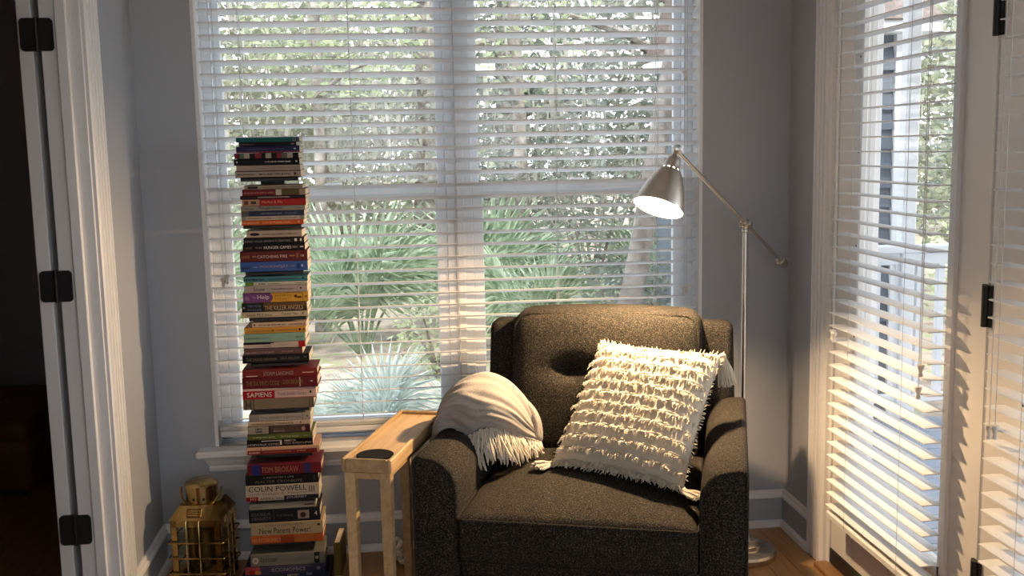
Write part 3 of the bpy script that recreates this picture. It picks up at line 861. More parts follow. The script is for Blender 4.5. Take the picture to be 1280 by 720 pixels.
# ------------------------------------------------------------------ brass lantern
BRASS = mat('aged_brass', (.36, .25, .10), .22, metal=1.0, var=.45, scale=14, bump=.1, bscale=80)
DBRASS = mat('dark_brass', (.20, .13, .05), .45, metal=1.0, var=.3, scale=20)
lc = at_y(246, 650, 3.27)
lan = tag(empty('lantern', (lc[0]+.020, 3.275, 0), R(-8)), 'brass ship lantern with wire-guarded glass on the floor in the corner', 'lantern')
hw, zb, zs = .079, .022, .246
MB().box(-hw-.004, hw+.004, -hw-.004, hw+.004, .004, zb, .004).obj('base', BRASS, lan)
for sx in (-1, 1):
    for sy in (-1, 1): MB().box(sx*hw-.006 if sx > 0 else -hw-.006+.006-.006, sx*hw+.006 if sx < 0 else hw+.000, sy*hw-.012 if sy > 0 else -hw, sy*hw if sy > 0 else -hw+.012, 0, .006).obj('foot', BRASS, lan)
m_ = MB()
for sx in (-1, 1):
    for sy in (-1, 1):
        x0 = sx*hw; y0 = sy*hw
        m_.box(min(x0, x0-sx*.020), max(x0, x0-sx*.020), min(y0, y0-sy*.004), max(y0, y0-sy*.004), zb, zs, .001)
        m_.box(min(x0, x0-sx*.004), max(x0, x0-sx*.004), min(y0, y0-sy*.020), max(y0, y0-sy*.020), zb, zs, .001)
m_.box(-hw, hw, -hw, -hw+.004, zs-.022, zs).box(-hw, hw, hw-.004, hw, zs-.022, zs).box(-hw, -hw+.004, -hw, hw, zs-.022, zs).box(hw-.004, hw, -hw, hw, zs-.022, zs)
m_.box(-hw, hw, -hw, -hw+.004, zb, zb+.02).box(hw-.004, hw, -hw, hw, zb, zb+.02).box(-hw, hw, hw-.004, hw, zb, zb+.02).box(-hw, -hw+.004, -hw, hw, zb, zb+.02)
m_.obj('body_frame', BRASS, lan)
LG = glass_mat('lantern_glass', (.82, .84, .82))
MB().box(-hw+.018, hw-.018, -hw+.004, -hw+.006, zb+.016, zs-.018).obj('pane', LG, lan)
MB().box(hw-.006, hw-.004, -hw+.018, hw-.018, zb+.016, zs-.018).obj('pane', LG, lan)
MB().box(-hw+.004, -hw+.006, -hw+.018, hw-.018, zb+.016, zs-.018).obj('pane', LG, lan)
MB().box(-hw+.018, hw-.018, hw-.006, hw-.004, zb+.016, zs-.018).obj('back_plate', DBRASS, lan)
for z_ in (.075, .125, .175):
    MB().tube(rr_path(hw+.009, hw+.009, .008, z_, 3), .0026, 6, closed=True).obj('guard_ring', BRASS, lan, smooth=True)
for k in (-.028, .012):
    MB().tube([(k, -hw-.006, zb+.01), (k, -hw-.006, zs-.008), (k, -hw+.002, zs+.004)], .0022, 6).obj('guard_bar', BRASS, lan, smooth=True)
    MB().tube([(hw+.006, k, zb+.01), (hw+.006, k, zs-.008), (hw-.002, k, zs+.004)], .0022, 6).obj('guard_bar', BRASS, lan, smooth=True)
# sloped roof with a name plate
vv = []
rb = [(-hw-.003, hw+.003), (-.056, .056)]
zz = [zs, zs+.040]
for (a, b), z_ in zip(rb, zz): vv += [(a, a, z_), (b, a, z_), (b, b, z_), (a, b, z_)]
MB().add(vv, [(3, 2, 1, 0), (4, 5, 6, 7), (0, 1, 5, 4), (1, 2, 6, 5), (2, 3, 7, 6), (3, 0, 4, 7)]).obj('roof', BRASS, lan)
sl = math.atan2(.040, .029)
pm = Matrix.Translation((-.004, -(hw+.003)+.0145-.002, zs+.020)) @ Matrix.Rotation(sl, 4, 'X')
m_ = MB(); m_.box(-.024, .024, -.014, .014, 0, .004, .0015)
m_.v = [tuple(pm @ Vector(p)) for p in m_.v]
pl = m_.obj('name_plate', DBRASS, lan)
m_ = MB()
for q in range(3): m_.box(-.019, .019-.006*(q % 2), .006-.007*q-.0015, .006-.007*q+.0015, .004, .0048)
m_.v = [tuple(pm @ Vector(p)) for p in m_.v]; m_.obj('engraving', BRASS, pl)
MB().lathe([(.056, zs+.036), (.054, zs+.040), (.049, zs+.042), (.050, zs+.090), (.053, zs+.092), (.053, zs+.096), (.047, zs+.101), (.032, zs+.109), (.014, zs+.112), (.002, zs+.113)], 36).obj('chimney', BRASS, lan, smooth=35)
for k in range(10):
    a = 2*math.pi*k/10+.1
    MB().lathe([(.0042, 0), (.0042, .0015)], 8, Matrix.Translation((.0495*math.cos(a), .0495*math.sin(a), zs+.056)) @ Vector((math.cos(a), math.sin(a), 0)).to_track_quat('Z', 'Y').to_matrix().to_4x4()).obj('vent_hole', mat('vent_hole_shade', (.01, .009, .007), .9), lan)  # near-black discs paint in the shade inside the vent holes
hp = []
for i in range(25):
    a = math.pi*i/24; hp.append((.064*math.cos(a), -.046*math.sin(a)-.002, zs+.084-.060*math.sin(a)))
MB().tube(hp, .0035, 8).obj('bail_handle', BRASS, lan, smooth=True)
MB().lathe([(.030, zb), (.034, .05), (.030, .062), (.012, .068), (.012, .082), (.020, .088), (.024, .12), (.014, .165), (.011, .19)], 20).obj('burner', DBRASS, lan, smooth=35)
# ------------------------------------------------------------------ the spine book tower and its books
SY = 3.262                                   # plane of the spines
PAGES = mat('paper_pages', (.72, .64, .52), .9, var=.18, scale=3, stretch=(2, 2, 900), detail=2)
def cmat(c, rough=.45):
    return mat('print_%d_%d_%d' % c, tuple(v*.74 for v in srgb(*c)), max(rough, .55), var=.05, scale=30, spec=.18)
TX = -.394                                   # tower column x
tower = tag(empty('book_tower', (TX, SY+.14, 0)), 'tall black spine bookshelf column filled with stacked books beside the window', 'bookshelf')
MB().box(-.14, .14, -.13, .035, 0, .014, .003).obj('base', BLACKM, tower)
MB().box(-.0375, .0375, .006, .028, .012, 1.415, .002).obj('column', BLACKM, tower)
shelf_rows = [(221.5, 228, 300, 372.5), (281, 287, 303.5, 376.5), (339.2, 345, 306.5, 379), (396.5, 402.5, 311, 382.5), (453.5, 459.3, 313.5, 385), (510.5, 516.5, 317, 386.5), (567, 573.5, 320, 390), (624.5, 628, 320, 391), (678.5, 684, 322, 393)]
def zrow(y): return at_y(345, y, SY)[2]
shelf_z = []
for yt, yb, xa, xb in shelf_rows:
    zt = zrow(yt); xm = (at_y(xa, yt, SY)[0]+at_y(xb, yt, SY)[0])/2-TX
    hwid = (at_y(xb, yt, SY)[0]-at_y(xa, yt, SY)[0])/2
    th_ = max(.007, zrow(yt)-zrow(yb)-.004)
    m_ = MB(); m_.box(xm-hwid, xm+hwid, -.135, .010, zt-.004, zt, .001); m_.box(xm-hwid, xm+hwid, -.135, -.132, zt-th_, zt, .001)
    m_.obj('shelf', BLACKM, tower)
    shelf_z.append(zt)
TEXTS = []
# (y_top, y_bottom, x_left, x_right, colour, label, marks); marks are fractions of the spine: t = words, s = fine print too small to read, b = colour band
W_, K_ = (225, 220, 210), (20, 18, 20)
CR = (196, 182, 164)
GROUPS = [
 [ (171.3, 177.3, 294.7, 373.7, (34, 104, 104), 'teal green paperback, topmost on the book tower', [('b', .955, 1, 0, 1, (70, 84, 96)), ('b', .90, .945, .1, .8, (150, 150, 140)), ('b', .915, .935, .3, .7, K_)]),
   (177.3, 182.3, 298.3, 370, (30, 24, 28), 'thin black paperback directly below the teal green paperback', [('s', .03, .27, .3, .65, (120, 110, 105)), ('b', .91, .96, .3, .6, (190, 160, 140))]),
   (182.3, 190.5, 294.7, 374.2, (40, 42, 88), 'navy blue book with a red lower edge near the tower top', [('b', 0, 1, 0, .22, (120, 48, 40)), ('s', .17, .5, .45, .68, (86, 80, 110)), ('s', .58, .76, .45, .68, (86, 80, 110)), ('b', .91, .94, .5, .64, W_)]),
   (190.8, 198, 292.5, 373, (22, 18, 20), 'black book with maroon, green and cream squares on its spine', [('b', .01, .065, .04, .96, (120, 30, 52)), ('b', .08, .15, .05, .95, (92, 108, 92)), ('b', .15, .235, .05, .95, (176, 166, 150)), ('b', .32, .42, .05, .95, (140, 42, 58)), ('b', .485, .575, .05, .95, (182, 174, 158)), ('b', .66, .735, .05, .95, (130, 40, 54)), ('b', .735, .825, .05, .95, (100, 104, 92)), ('b', .825, .91, .05, .95, (182, 168, 156))]),
   (198, 206, 292, 374, (16, 14, 16), 'black book with small white print under the one with coloured squares', [('s', .47, .87, .42, .62, W_), ('b', .035, .055, .4, .66, W_), ('b', .94, .965, .4, .66, W_)]),
   (206.2, 212.6, 295.3, 375.3, (172, 154, 142), 'plain beige paperback between black books near the tower top', [('s', .3, .95, .35, .55, (146, 128, 116))]),
   (213, 221.2, 293.5, 376, (178, 160, 146), 'beige book with dark capitals and a maroon arrowhead on its spine', [('b', 0, 1, .88, 1, (24, 18, 20)), ('b', 0, 1, 0, .08, (24, 18, 20)), ('s', .03, .3, .36, .6, (50, 42, 42)), ('s', .36, .84, .36, .62, (60, 50, 50)), ('a', .895, .945, .2, .76, (78, 28, 44))]) ],
 [ (231.3, 236.3, 305, 378.3, (160, 148, 128), 'thin tan paperback with a black oval, first under the upper shelf', [('b', .06, .23, .2, .75, (34, 28, 24)), ('s', .3, .95, .35, .62, (110, 96, 74))]),
   (236.3, 243.8, 302.5, 381.7, (112, 38, 40), 'maroon and olive paperback with a cream patterned square', [('s', .03, .5, .35, .6, (180, 110, 100)), ('b', .53, .62, .04, .96, (190, 182, 164)), ('b', .62, .9, .06, .94, (88, 80, 44)), ('b', .9, 1, .04, .96, (160, 140, 118)), ('b', .91, .935, .4, .65, K_)]),
   (244.2, 248.4, 299.8, 381.8, (42, 30, 36), 'very thin dark plum book above the red one with a photo', [('b', .27, .76, .35, .7, (150, 130, 120))]),
   (248.6, 256.6, 302, 382, (168, 38, 36), 'red paperback with a small photo at the end of its spine', [('b', 0, .27, .06, .96, (176, 140, 120)), ('b', .03, .10, .2, .8, (110, 62, 44)), ('b', .14, .22, .3, .7, (60, 48, 42)), ('t', 'Marley & Me', .31, .63, .26, .76, (226, 150, 140))]),
   (257, 263, 301, 381, (142, 136, 122), 'grey paperback with dark print below the red photo book', [('s', .05, .2, .3, .62, (86, 78, 64)), ('t', 'Midnight House', .27, .64, .2, .85, (42, 44, 56)), ('s', .86, .94, .4, .6, (100, 92, 80))]),
   (263.2, 269.4, 301.5, 380.2, (46, 52, 78), 'navy paperback with a grey end block on its spine', [('b', 0, .12, .02, .98, (90, 88, 84)), ('s', .3, .64, .35, .62, (130, 136, 160)), ('s', .7, .9, .35, .62, (110, 116, 140))]),
   (269.6, 275, 301.5, 380.2, (140, 136, 132), 'grey ended paperback with a pale beige title panel', [('b', .075, .93, .06, .94, (190, 174, 156)), ('t', 'LEONARD COHEN', .1, .475, .28, .72, (52, 42, 42)), ('s', .5, .89, .35, .62, (120, 104, 94))]),
   (275, 281, 302, 379.3, (196, 88, 36), 'orange paperback resting on the second shelf', [('t', 'THE ANTIDOTE', .01, .28, .3, .68, (238, 196, 150)), ('t', 'LOST IN TRANSLATION', .34, .78, .3, .68, (238, 190, 140)), ('b', .91, .935, .4, .66, (230, 200, 170))]) ],
 [ (288, 296, 307.5, 377, (176, 158, 142), 'cream paperback with a black oval, above the black pair', [('o', .06, .24, .3, .72, (38, 22, 22)), ('s', .27, .93, .42, .62, (110, 90, 80)), ('b', 0, 1, 0, .1, (80, 58, 50))]),
   (297, 304.6, 304, 380, (22, 18, 20), 'black paperback with grey capitals above the longer black book', [('t', 'DONNY WALSH', .02, .31, .30, .60, (140, 132, 128)), ('t', 'BIENVENUE TO EVERYTHING', .34, .77, .34, .64, (150, 142, 140)), ('b', .84, .88, .35, .78, W_), ('b', .93, .96, .35, .78, W_)]),
   (304.8, 313.2, 303, 381, (22, 17, 18), 'black hardback with white title sitting on the maroon hardback', [('s', .02, .15, .35, .65, (110, 70, 66)), ('t', 'THE', .20, .31, .40, .58, (170, 158, 150)), ('t', 'HUNGER GAMES', .34, .78, .30, .70, (220, 212, 205)), ('b', .80, .88, .38, .62, (120, 112, 106)), ('b', .92, .975, .42, .62, (200, 190, 184))]),
   (313.6, 326.4, 299.7, 384, (92, 34, 34), 'maroon hardback on top of the blue hardback', [('s', .02, .14, .38, .64, (150, 108, 64)), ('b', .18, .24, .46, .58, (160, 120, 80)), ('t', 'CATCHING FIRE', .255, .70, .34, .62, (214, 190, 178)), ('b', .73, .81, .45, .58, (150, 110, 72)), ('b', .83, .87, .3, .75, (140, 78, 54)), ('s', .9, .955, .4, .62, (200, 180, 170))]),
   (326.7, 339, 300, 384.5, (54, 84, 148), 'bright blue hardback resting on the third shelf', [('s', .03, .15, .3, .54, (24, 40, 92)), ('b', .19, .26, .42, .52, (110, 130, 176)), ('t', 'MOCKINGJAY', .29, .71, .32, .64, (160, 150, 160)), ('b', .75, .81, .44, .54, (122, 116, 136)), ('b', .84, .885, .24, .78, (30, 50, 110)), ('b', .905, .93, .42, .62, (190, 200, 220))]) ],
 [ (345.6, 351.9, 304, 384.3, (66, 118, 130), 'teal paperback with black capitals under the third shelf', [('s', .03, .32, .34, .68, (18, 26, 34)), ('t', 'YOUR EYES WERE WATCHING GOD', .38, .85, .32, .72, (16, 24, 32)), ('b', .91, .95, .4, .7, (20, 30, 40))]),
   (352, 356.5, 306, 384, (190, 184, 172), 'thin white paperback with a green block at its end', [('b', .01, .14, 0, 1, (92, 128, 52)), ('s', .22, .34, .3, .7, K_), ('s', .37, .58, .35, .62, (130, 126, 116)), ('s', .82, .96, .4, .65, (130, 126, 116))]),
   (356.5, 365.3, 305, 384, (166, 152, 148), 'grey beige paperback above the purple and yellow one', [('t', 'Snow', .15, .33, .26, .82, (66, 58, 60)), ('s', .44, .80, .40, .62, (100, 90, 90)), ('b', .885, .91, .42, .66, K_)]),
   (365.5, 377.7, 303.2, 385, (208, 158, 54), 'purple and yellow paperback with a large white title', [('b', 0, .42, .02, .98, (112, 66, 118)), ('h', .40, .455, .1, .9, (112, 66, 118)), ('s', .03, .1, .25, .7, (150, 110, 156)), ('t', 'The', .14, .20, .42, .66, (196, 150, 200)), ('t', 'Help', .22, .40, .24, .78, (232, 214, 232)), ('t', 'KATHRYN', .49, .735, .56, .78, (120, 84, 24)), ('t', 'STOCKETT', .49, .735, .22, .44, (140, 98, 30)), ('o', .785, .83, .42, .72, (74, 36, 22)), ('o', .82, .90, .35, .55, (86, 42, 22)), ('b', .91, .918, .15, .85, (110, 60, 26)), ('b', .95, .98, .4, .6, (140, 70, 30))]),
   (378, 389, 302, 383.5, (66, 48, 30), 'dark brown paperback with a gold landscape spine', [('b', 0, .33, .02, .98, (30, 30, 34)), ('b', .33, 1, .55, .98, (98, 72, 42)), ('s', .09, .30, .55, .85, (84, 100, 116)), ('s', .09, .30, .14, .42, (84, 100, 116)), ('t', 'THE KILLER ANGELS', .35, .94, .16, .66, (196, 170, 132)), ('b', .02, .045, .4, .6, (170, 160, 150))]),
   (389.2, 396.4, 301.3, 384.5, (196, 178, 150), 'cream paperback with bold black title on the fourth shelf', [('t', 'Frank McCourt', .085, .46, .24, .72, (28, 22, 20)), ('t', 'Teacher Man', .60, .85, .36, .74, (48, 40, 36)), ('b', .915, .94, .45, .7, (90, 80, 70))]) ],
 [ (403, 408.9, 314.7, 382.5, (206, 178, 152), 'small pale peach paperback under the fourth shelf', [('b', .03, .055, .35, .75, K_), ('s', .12, .62, .36, .66, (96, 66, 52)), ('s', .67, .93, .38, .66, (110, 80, 66)), ('b', .955, .975, .3, .7, (170, 60, 60))]),
   (408.9, 416, 305, 382, (206, 148, 62), 'mustard yellow paperback above the mint green one', [('s', .05, .41, .30, .6, (170, 116, 40)), ('o', .43, .49, .25, .72, (150, 104, 40)), ('s', .52, .86, .32, .62, (168, 116, 44)), ('o', .885, .925, .3, .75, (72, 34, 22)), ('o', .95, .985, .3, .7, (110, 76, 40))]),
   (416.3, 427, 304.7, 381.5, (134, 166, 148), 'mint green paperback with a plain spine', [('s', .03, .42, .42, .58, (92, 122, 106)), ('s', .845, .9, .42, .58, (54, 70, 62)), ('b', .92, .96, .4, .6, (104, 134, 118))]),
   (427, 434.3, 304, 382, (196, 176, 164), 'white paperback with a black wedge and a red end block', [('b', 0, .44, .62, 1, (24, 20, 20)), ('b', .44, .49, .8, 1, (24, 20, 20)), ('s', .32, .46, .25, .4, (150, 130, 120)), ('s', .6, .8, .4, .6, (170, 150, 140)), ('b', .885, .99, 0, 1, (168, 20, 30))]),
   (434.6, 442.8, 304.5, 378, (100, 72, 72), 'dusty plum paperback with grey script', [('s', .03, .52, .22, .5, (158, 128, 124)), ('s', .64, .84, .3, .54, (140, 112, 108)), ('b', .985, 1, 0, 1, (170, 80, 60))]),
   (443.2, 453.4, 302.5, 386.3, (18, 16, 17), 'black hardback with dim gold capitals on the fifth shelf', [('t', 'THE GRAND DESIGNER', .06, .52, .30, .62, (120, 108, 78)), ('t', 'SAUL BELLOW', .57, .86, .36, .68, (106, 104, 96)), ('b', .92, .96, .5, .7, (80, 78, 70))]) ],
 [ (461, 471, 303, 396.7, (118, 36, 34), 'dark red hardback with pale bars, first under the fifth shelf', [('b', .05, .2, .20, .3, (220, 196, 180)), ('t', 'STORM LANDINGS', .28, .68, .26, .74, (168, 148, 146)), ('b', .80, .95, .44, .54, (214, 188, 172))]),
   (471, 484.4, 302.5, 397, (100, 28, 32), 'dark red hardback with gold lettering and a pale stripe', [('t', 'THE DA VINCI CODE', .05, .49, .28, .70, (142, 112, 74)), ('t', 'DAN BROWN', .54, .80, .34, .76, (142, 114, 76)), ('b', .758, .772, .1, .95, (196, 176, 160)), ('b', .905, .935, .5, .6, (220, 200, 190))]),
   (484.6, 497.2, 303, 395, (214, 178, 172), 'pinkish white hardback with a red title block', [('b', 0, 1, 0, .1, (150, 96, 88)), ('b', 0, .435, .06, .80, (164, 22, 36)), ('t', 'SAPIENS', .06, .395, .22, .66, (236, 226, 220)), ('b', .435, .985, .80, .84, (160, 60, 66)), ('t', 'Yuval Noah Harari', .47, .865, .30, .66, (132, 120, 128)), ('o', .91, .94, .42, .66, (44, 24, 28))]),
   (498, 510.4, 304, 392.5, (128, 112, 92), 'thick tan book with worn ends on the sixth shelf', [('b', .03, .055, 0, 1, (84, 72, 58)), ('b', .10, .115, 0, 1, (92, 78, 62)), ('b', .14, .155, 0, 1, (84, 72, 58)), ('b', .93, .945, 0, 1, (92, 78, 62)), ('b', .97, .985, 0, 1, (84, 72, 58)), ('s', .04, .12, .3, .7, (70, 60, 48))]) ],
 [ (517.6, 526.2, 311, 388, (170, 160, 152), 'light grey paperback with a dark lined title under the sixth shelf', [('b', 0, .145, .05, .95, (138, 130, 124)), ('b', .148, .155, 0, 1, (60, 54, 52)), ('t', 'The Reader’s Journey', .18, .84, .28, .72, (92, 86, 88)), ('b', .865, .872, 0, 1, (80, 72, 68)), ('b', .935, .955, .42, .62, K_)]),
   (526.4, 531.9, 310, 388, (202, 178, 154), 'thin cream paperback above the half grey, half dark one', [('s', .06, .42, .34, .66, (140, 112, 92)), ('s', .48, .74, .36, .68, (120, 94, 76)), ('b', .83, .855, .35, .7, (110, 70, 56))]),
   (532, 541.6, 309.5, 387.7, (82, 64, 60), 'paperback with a grey title block and a dark photo spine', [('b', 0, .335, .02, .98, (156, 146, 130)), ('s', .12, .24, .56, .8, (60, 54, 50)), ('s', .12, .24, .2, .44, (60, 54, 50)), ('b', .335, .36, 0, 1, (40, 34, 34)), ('s', .41, .59, .22, .44, (150, 136, 126)), ('s', .41, .57, .52, .66, (130, 116, 106)), ('o', .86, .92, .2, .75, (176, 140, 128)), ('b', .93, 1, .02, .98, (70, 22, 34))]),
   (541.6, 549.4, 309, 390.8, (98, 106, 46), 'olive green paperback with pale lower-case print', [('t', 'a long way gone', .09, .42, .26, .62, (206, 208, 170)), ('t', 'ishmael beah', .51, .78, .30, .68, (190, 194, 150)), ('s', .86, .94, .4, .6, (150, 156, 100))]),
   (549.4, 558.2, 308, 390.8, (18, 15, 17), 'black paperback with a white corner line on its spine', [('b', .22, .53, .76, .9, (226, 216, 204)), ('b', .50, .53, .2, .9, (226, 216, 204)), ('t', 'SIDEWALK CITIES', .01, .49, .20, .46, (200, 190, 184)), ('t', 'TED RADCLIFFE', .56, .975, .28, .52, (190, 180, 174)), ('b', .57, .74, .66, .9, (200, 186, 176)), ('b', .66, .72, .7, .82, (60, 40, 40))]),
   (558.4, 566.9, 307.5, 399, (206, 166, 140), 'large thin red and cream book, wider than those above it', [('b', .02, .97, .0, .62, (128, 42, 38)), ('b', .2, .21, 0, 1, (90, 40, 34)), ('s', .04, .19, .2, .44, (226, 180, 160)), ('s', .24, .62, .26, .42, (180, 100, 84)), ('s', .70, .82, .3, .46, (210, 150, 130))]) ],
 [ (579, 592.2, 309, 401.7, (106, 28, 42), 'thick red and blue striped hardback with gold capitals', [('b', .06, .17, .02, .98, (38, 42, 118)), ('b', .76, .86, .02, .98, (46, 44, 100)), ('b', .17, .2, .02, .98, (70, 24, 60)), ('t', 'TOM BROKAW', .19, .69, .22, .76, (176, 122, 96))]),
   (592.4, 604.6, 306.7, 398, (18, 17, 18), 'black hardback with two lines of grey capitals', [('t', 'A REPORTER’S LIFE', .24, .66, .66, .82, (150, 144, 134)), ('t', 'WALTER CRONKITE', .12, .78, .20, .46, (120, 114, 106)), ('b', .93, .955, .3, .7, (44, 48, 58))]),
   (604.8, 624.4, 307, 399, (196, 186, 172), 'thick off-white hardback with large black capitals and a red and navy band', [('b', 0, .165, 0, .28, (140, 22, 32)), ('b', .515, .985, 0, .28, (30, 30, 52)), ('t', 'COLIN POWELL', .04, .83, .60, .93, (34, 28, 30)), ('t', 'with Joseph E. Persico', .05, .82, .34, .52, (120, 106, 96)), ('t', 'MY', .06, .145, .06, .22, (232, 180, 170)), ('t', 'AMERICAN', .185, .495, .06, .22, (52, 46, 48)), ('t', 'JOURNEY', .55, .83, .06, .24, (190, 184, 190)), ('b', .86, .875, .42, .84, (120, 110, 104)), ('b', .89, .905, .42, .84, (120, 110, 104)), ('b', .92, .935, .42, .84, (120, 110, 104))]) ],
 [ (628.3, 636, 311.5, 394.7, (164, 158, 146), 'light grey book with a maroon dash on its spine', [('s', .04, .2, .35, .6, (130, 124, 112)), ('b', .83, .98, .40, .6, (112, 48, 56))]),
   (636, 651.6, 310.8, 400, (26, 26, 36), 'navy black hardback with a small portrait photo on its spine', [('t', 'EDWARD M.', .04, .31, .54, .80, (104, 104, 112)), ('t', 'KENNEDY', .04, .31, .20, .46, (104, 104, 112)), ('b', .345, .352, .1, .95, (80, 80, 88)), ('t', 'True Compass', .385, .62, .40, .62, (110, 110, 112)), ('b', .685, .845, .18, .84, (150, 138, 126)), ('o', .72, .80, .25, .7, (58, 46, 40)), ('t', '4', .92, .96, .4, .72, W_)]),
   (652, 668.2, 313.5, 403.5, (178, 160, 128), 'cream hardback with large dark serif title', [('t', 'JOHN ROSEMOND’S', .20, .71, .66, .88, (106, 90, 72)), ('t', 'New Parent Power!', .115, .83, .16, .60, (36, 28, 26)), ('b', .925, .965, .62, .76, (40, 24, 26))]),
   (668.2, 678.3, 313.5, 404, (176, 84, 40), 'orange book resting on the lowest visible shelf', [('t', 'FREAKONOMICS', .02, .41, .22, .72, (232, 158, 110)), ('b', .41, .6, .05, .95, (150, 64, 32)), ('b', .6, .88, .1, .9, (170, 98, 44))]) ],
 [ (691.4, 706, 313.3, 405.8, (118, 118, 110), 'grey hardback with a white round emblem on its spine', [('o', .02, .105, .22, .78, (196, 190, 178)), ('o', .04, .085, .36, .64, (140, 134, 124)), ('t', 'Spenser', .13, .36, .24, .80, (40, 42, 46)), ('s', .42, .8, .42, .56, (108, 104, 98)), ('b', .86, .93, .04, .96, (24, 22, 24)), ('o', .87, .92, .38, .66, (150, 146, 138))]),
   (706.2, 716.8, 306, 405.8, (54, 56, 84), 'slate blue hardback with a red and yellow picture corner', [('b', 0, .19, .1, .98, (150, 66, 74)), ('o', .05, .13, .1, .62, (150, 40, 30)), ('o', .12, .2, .06, .5, (184, 126, 66)), ('t', 'ECONOMICS', .34, .76, .32, .72, (150, 150, 160)), ('b', .2, .82, .82, .86, (110, 100, 120)), ('o', .9, .95, .3, .7, (130, 128, 136))]),
   (717, 730, 303, 411, (30, 40, 66), 'wide dark blue hardback near the foot of the tower', [('t', 'HISTORY', .52, .66, .5, .9, (190, 188, 190)), ('b', .74, .81, .5, .95, (110, 116, 130))]) ],
]
rb_ = random.Random(11)
shelf_ix = list(range(len(shelf_z)))
def fine_print(m_, x0, x1, z0, z1, y):
    x_ = x0
    while x_ < x1-.0006:
        w1 = rb_.uniform(.0008, .0022); g1 = rb_.choice((.0006, .0006, .0006, .0022))
        h1 = rb_.uniform(.7, 1.0)
        if x_+w1 > x1: break
        m_.box(x_, x_+w1, y, y+.0005, z0, z0+(z1-z0)*h1); x_ += w1+g1
for gi, grp in enumerate(GROUPS):
    n = len(grp)
    for bi, (yt, yb, xa, xb, colr, label, marks) in enumerate(grp):
        xmid = (xa+xb)/2
        zt = at_y(345, yt, SY)[2]
        if bi+1 < n: zb_ = at_y(345, grp[bi+1][0], SY)[2]
        elif gi < len(shelf_z): zb_ = shelf_z[gi]
        else: zb_ = .014
        if gi == len(GROUPS)-1 and bi == n-1: zb_ = .0145
        zb_ += .0002; zt -= .0003
        xl = at_y(xa, yt, SY)[0]; xr = at_y(xb, yt, SY)[0]
        w2 = xr-xl; h2 = zt-zb_
        hard = w2 > .215
        dep = .137 if hard else .128
        jy = rb_.uniform(-.004, .004) if not hard else rb_.uniform(-.010, -.004)
        dep = min(dep, (SY+.143)-(SY+jy))
        bk = tag(empty('book', ((xl+xr)/2, SY+jy, zb_), R(rb_.uniform(-1.2, 1.0))), label, 'book', 'books stacked in the tower')
        ct = .0022 if hard else .0008
        ct = min(ct, h2*.2)
        over = .003 if hard else .0003
        cm = cmat(colr)
        # cover: back board, front board and a slightly rounded spine
        m_ = MB()
        m_.box(-w2/2, w2/2, .001, dep, 0, ct); m_.box(-w2/2, w2/2, .001, dep, h2-ct, h2)
        rr_ = min(.0018, h2*.2)
        prof = [(.0022, 0), (rr_*.6, 0), (0, rr_), (0, h2-rr_), (rr_*.6, h2), (.0022, h2)]
        m_.prism(prof, lambda u, v_, t: (t, u, v_), -w2/2, w2/2)
        cv = m_.obj('cover', cm, bk)
        MB().box(-w2/2+over, w2/2-over, .002, dep-over, ct, h2-ct).obj('pages', PAGES, bk)
        for mk in marks:
            kind = mk[0]; a = mk[1:] if kind != 't' else mk[2:]
            x0, x1, z0, z1, cc = -w2/2+a[0]*w2, -w2/2+a[1]*w2, a[2]*h2, a[3]*h2, a[4]
            z0 = max(z0, .0002); z1 = min(z1, h2-.0002)
            if kind == 'b': MB().box(x0, x1, -.0003-.0001*(marks.index(mk) % 4), .001, z0, z1).obj('spine_block', cmat(cc), cv)
            elif kind == 's':
                m2 = MB(); fine_print(m2, x0, x1, z0, z1, -.0007); m2.obj('spine_print', cmat(cc), cv)
            elif kind in 'oha':
                if kind == 'a': poly = [(x0, z0), (x1, (z0+z1)/2), (x0, z1)]
                elif kind == 'h': poly = [(x0, z0)]+[(x0+(x1-x0)*math.cos(R(t_)), (z0+z1)/2+(z1-z0)/2*math.sin(R(t_))) for t_ in range(-90, 91, 15)]+[(x0, z1)]; poly = poly[1:-1]
                else: poly = [((x0+x1)/2+(x1-x0)/2*math.cos(R(t_)), (z0+z1)/2+(z1-z0)/2*math.sin(R(t_))) for t_ in range(0, 360, 24)]
                MB().prism(poly, lambda u, v_, t: (u, t, v_), -.0009, .001).obj('spine_emblem', cmat(cc), cv)
            elif kind == 't': TEXTS.append((mk[1], x0, x1, z0, z1, cc, cv))
# titles: letters turned into flat print on the spine
tmp = []
for body, x0, x1, z0, z1, cc, par in TEXTS:
    cu = bpy.data.curves.new('title', 'FONT'); cu.body = body; cu.size = .02; cu.resolution_u = 2
    o = bpy.data.objects.new('title_tmp', cu); col.objects.link(o); tmp.append(o)
bpy.context.view_layer.update()
dg = bpy.context.evaluated_depsgraph_get()
for o, (body, x0, x1, z0, z1, cc, par) in zip(tmp, TEXTS):
    me = bpy.data.meshes.new_from_object(o.evaluated_get(dg))
    me.name = 'title'
    co_ = np.zeros(len(me.vertices)*3, dtype=np.float32); me.vertices.foreach_get('co', co_); co_ = co_.reshape(-1, 3)
    mn = co_.min(0); mx = co_.max(0)
    nw = np.zeros_like(co_)
    nw[:, 0] = x0+(co_[:, 0]-mn[0])/(mx[0]-mn[0])*(x1-x0)
    nw[:, 1] = -.0011
    nw[:, 2] = z0+(co_[:, 1]-mn[1])/(mx[1]-mn[1])*(z1-z0)
    me.vertices.foreach_set('co', nw.ravel())
    me.materials.clear(); me.materials.append(cmat(cc)); me.update()
    t_ = put('title', me, par)
for o in tmp: bpy.data.objects.remove(o)

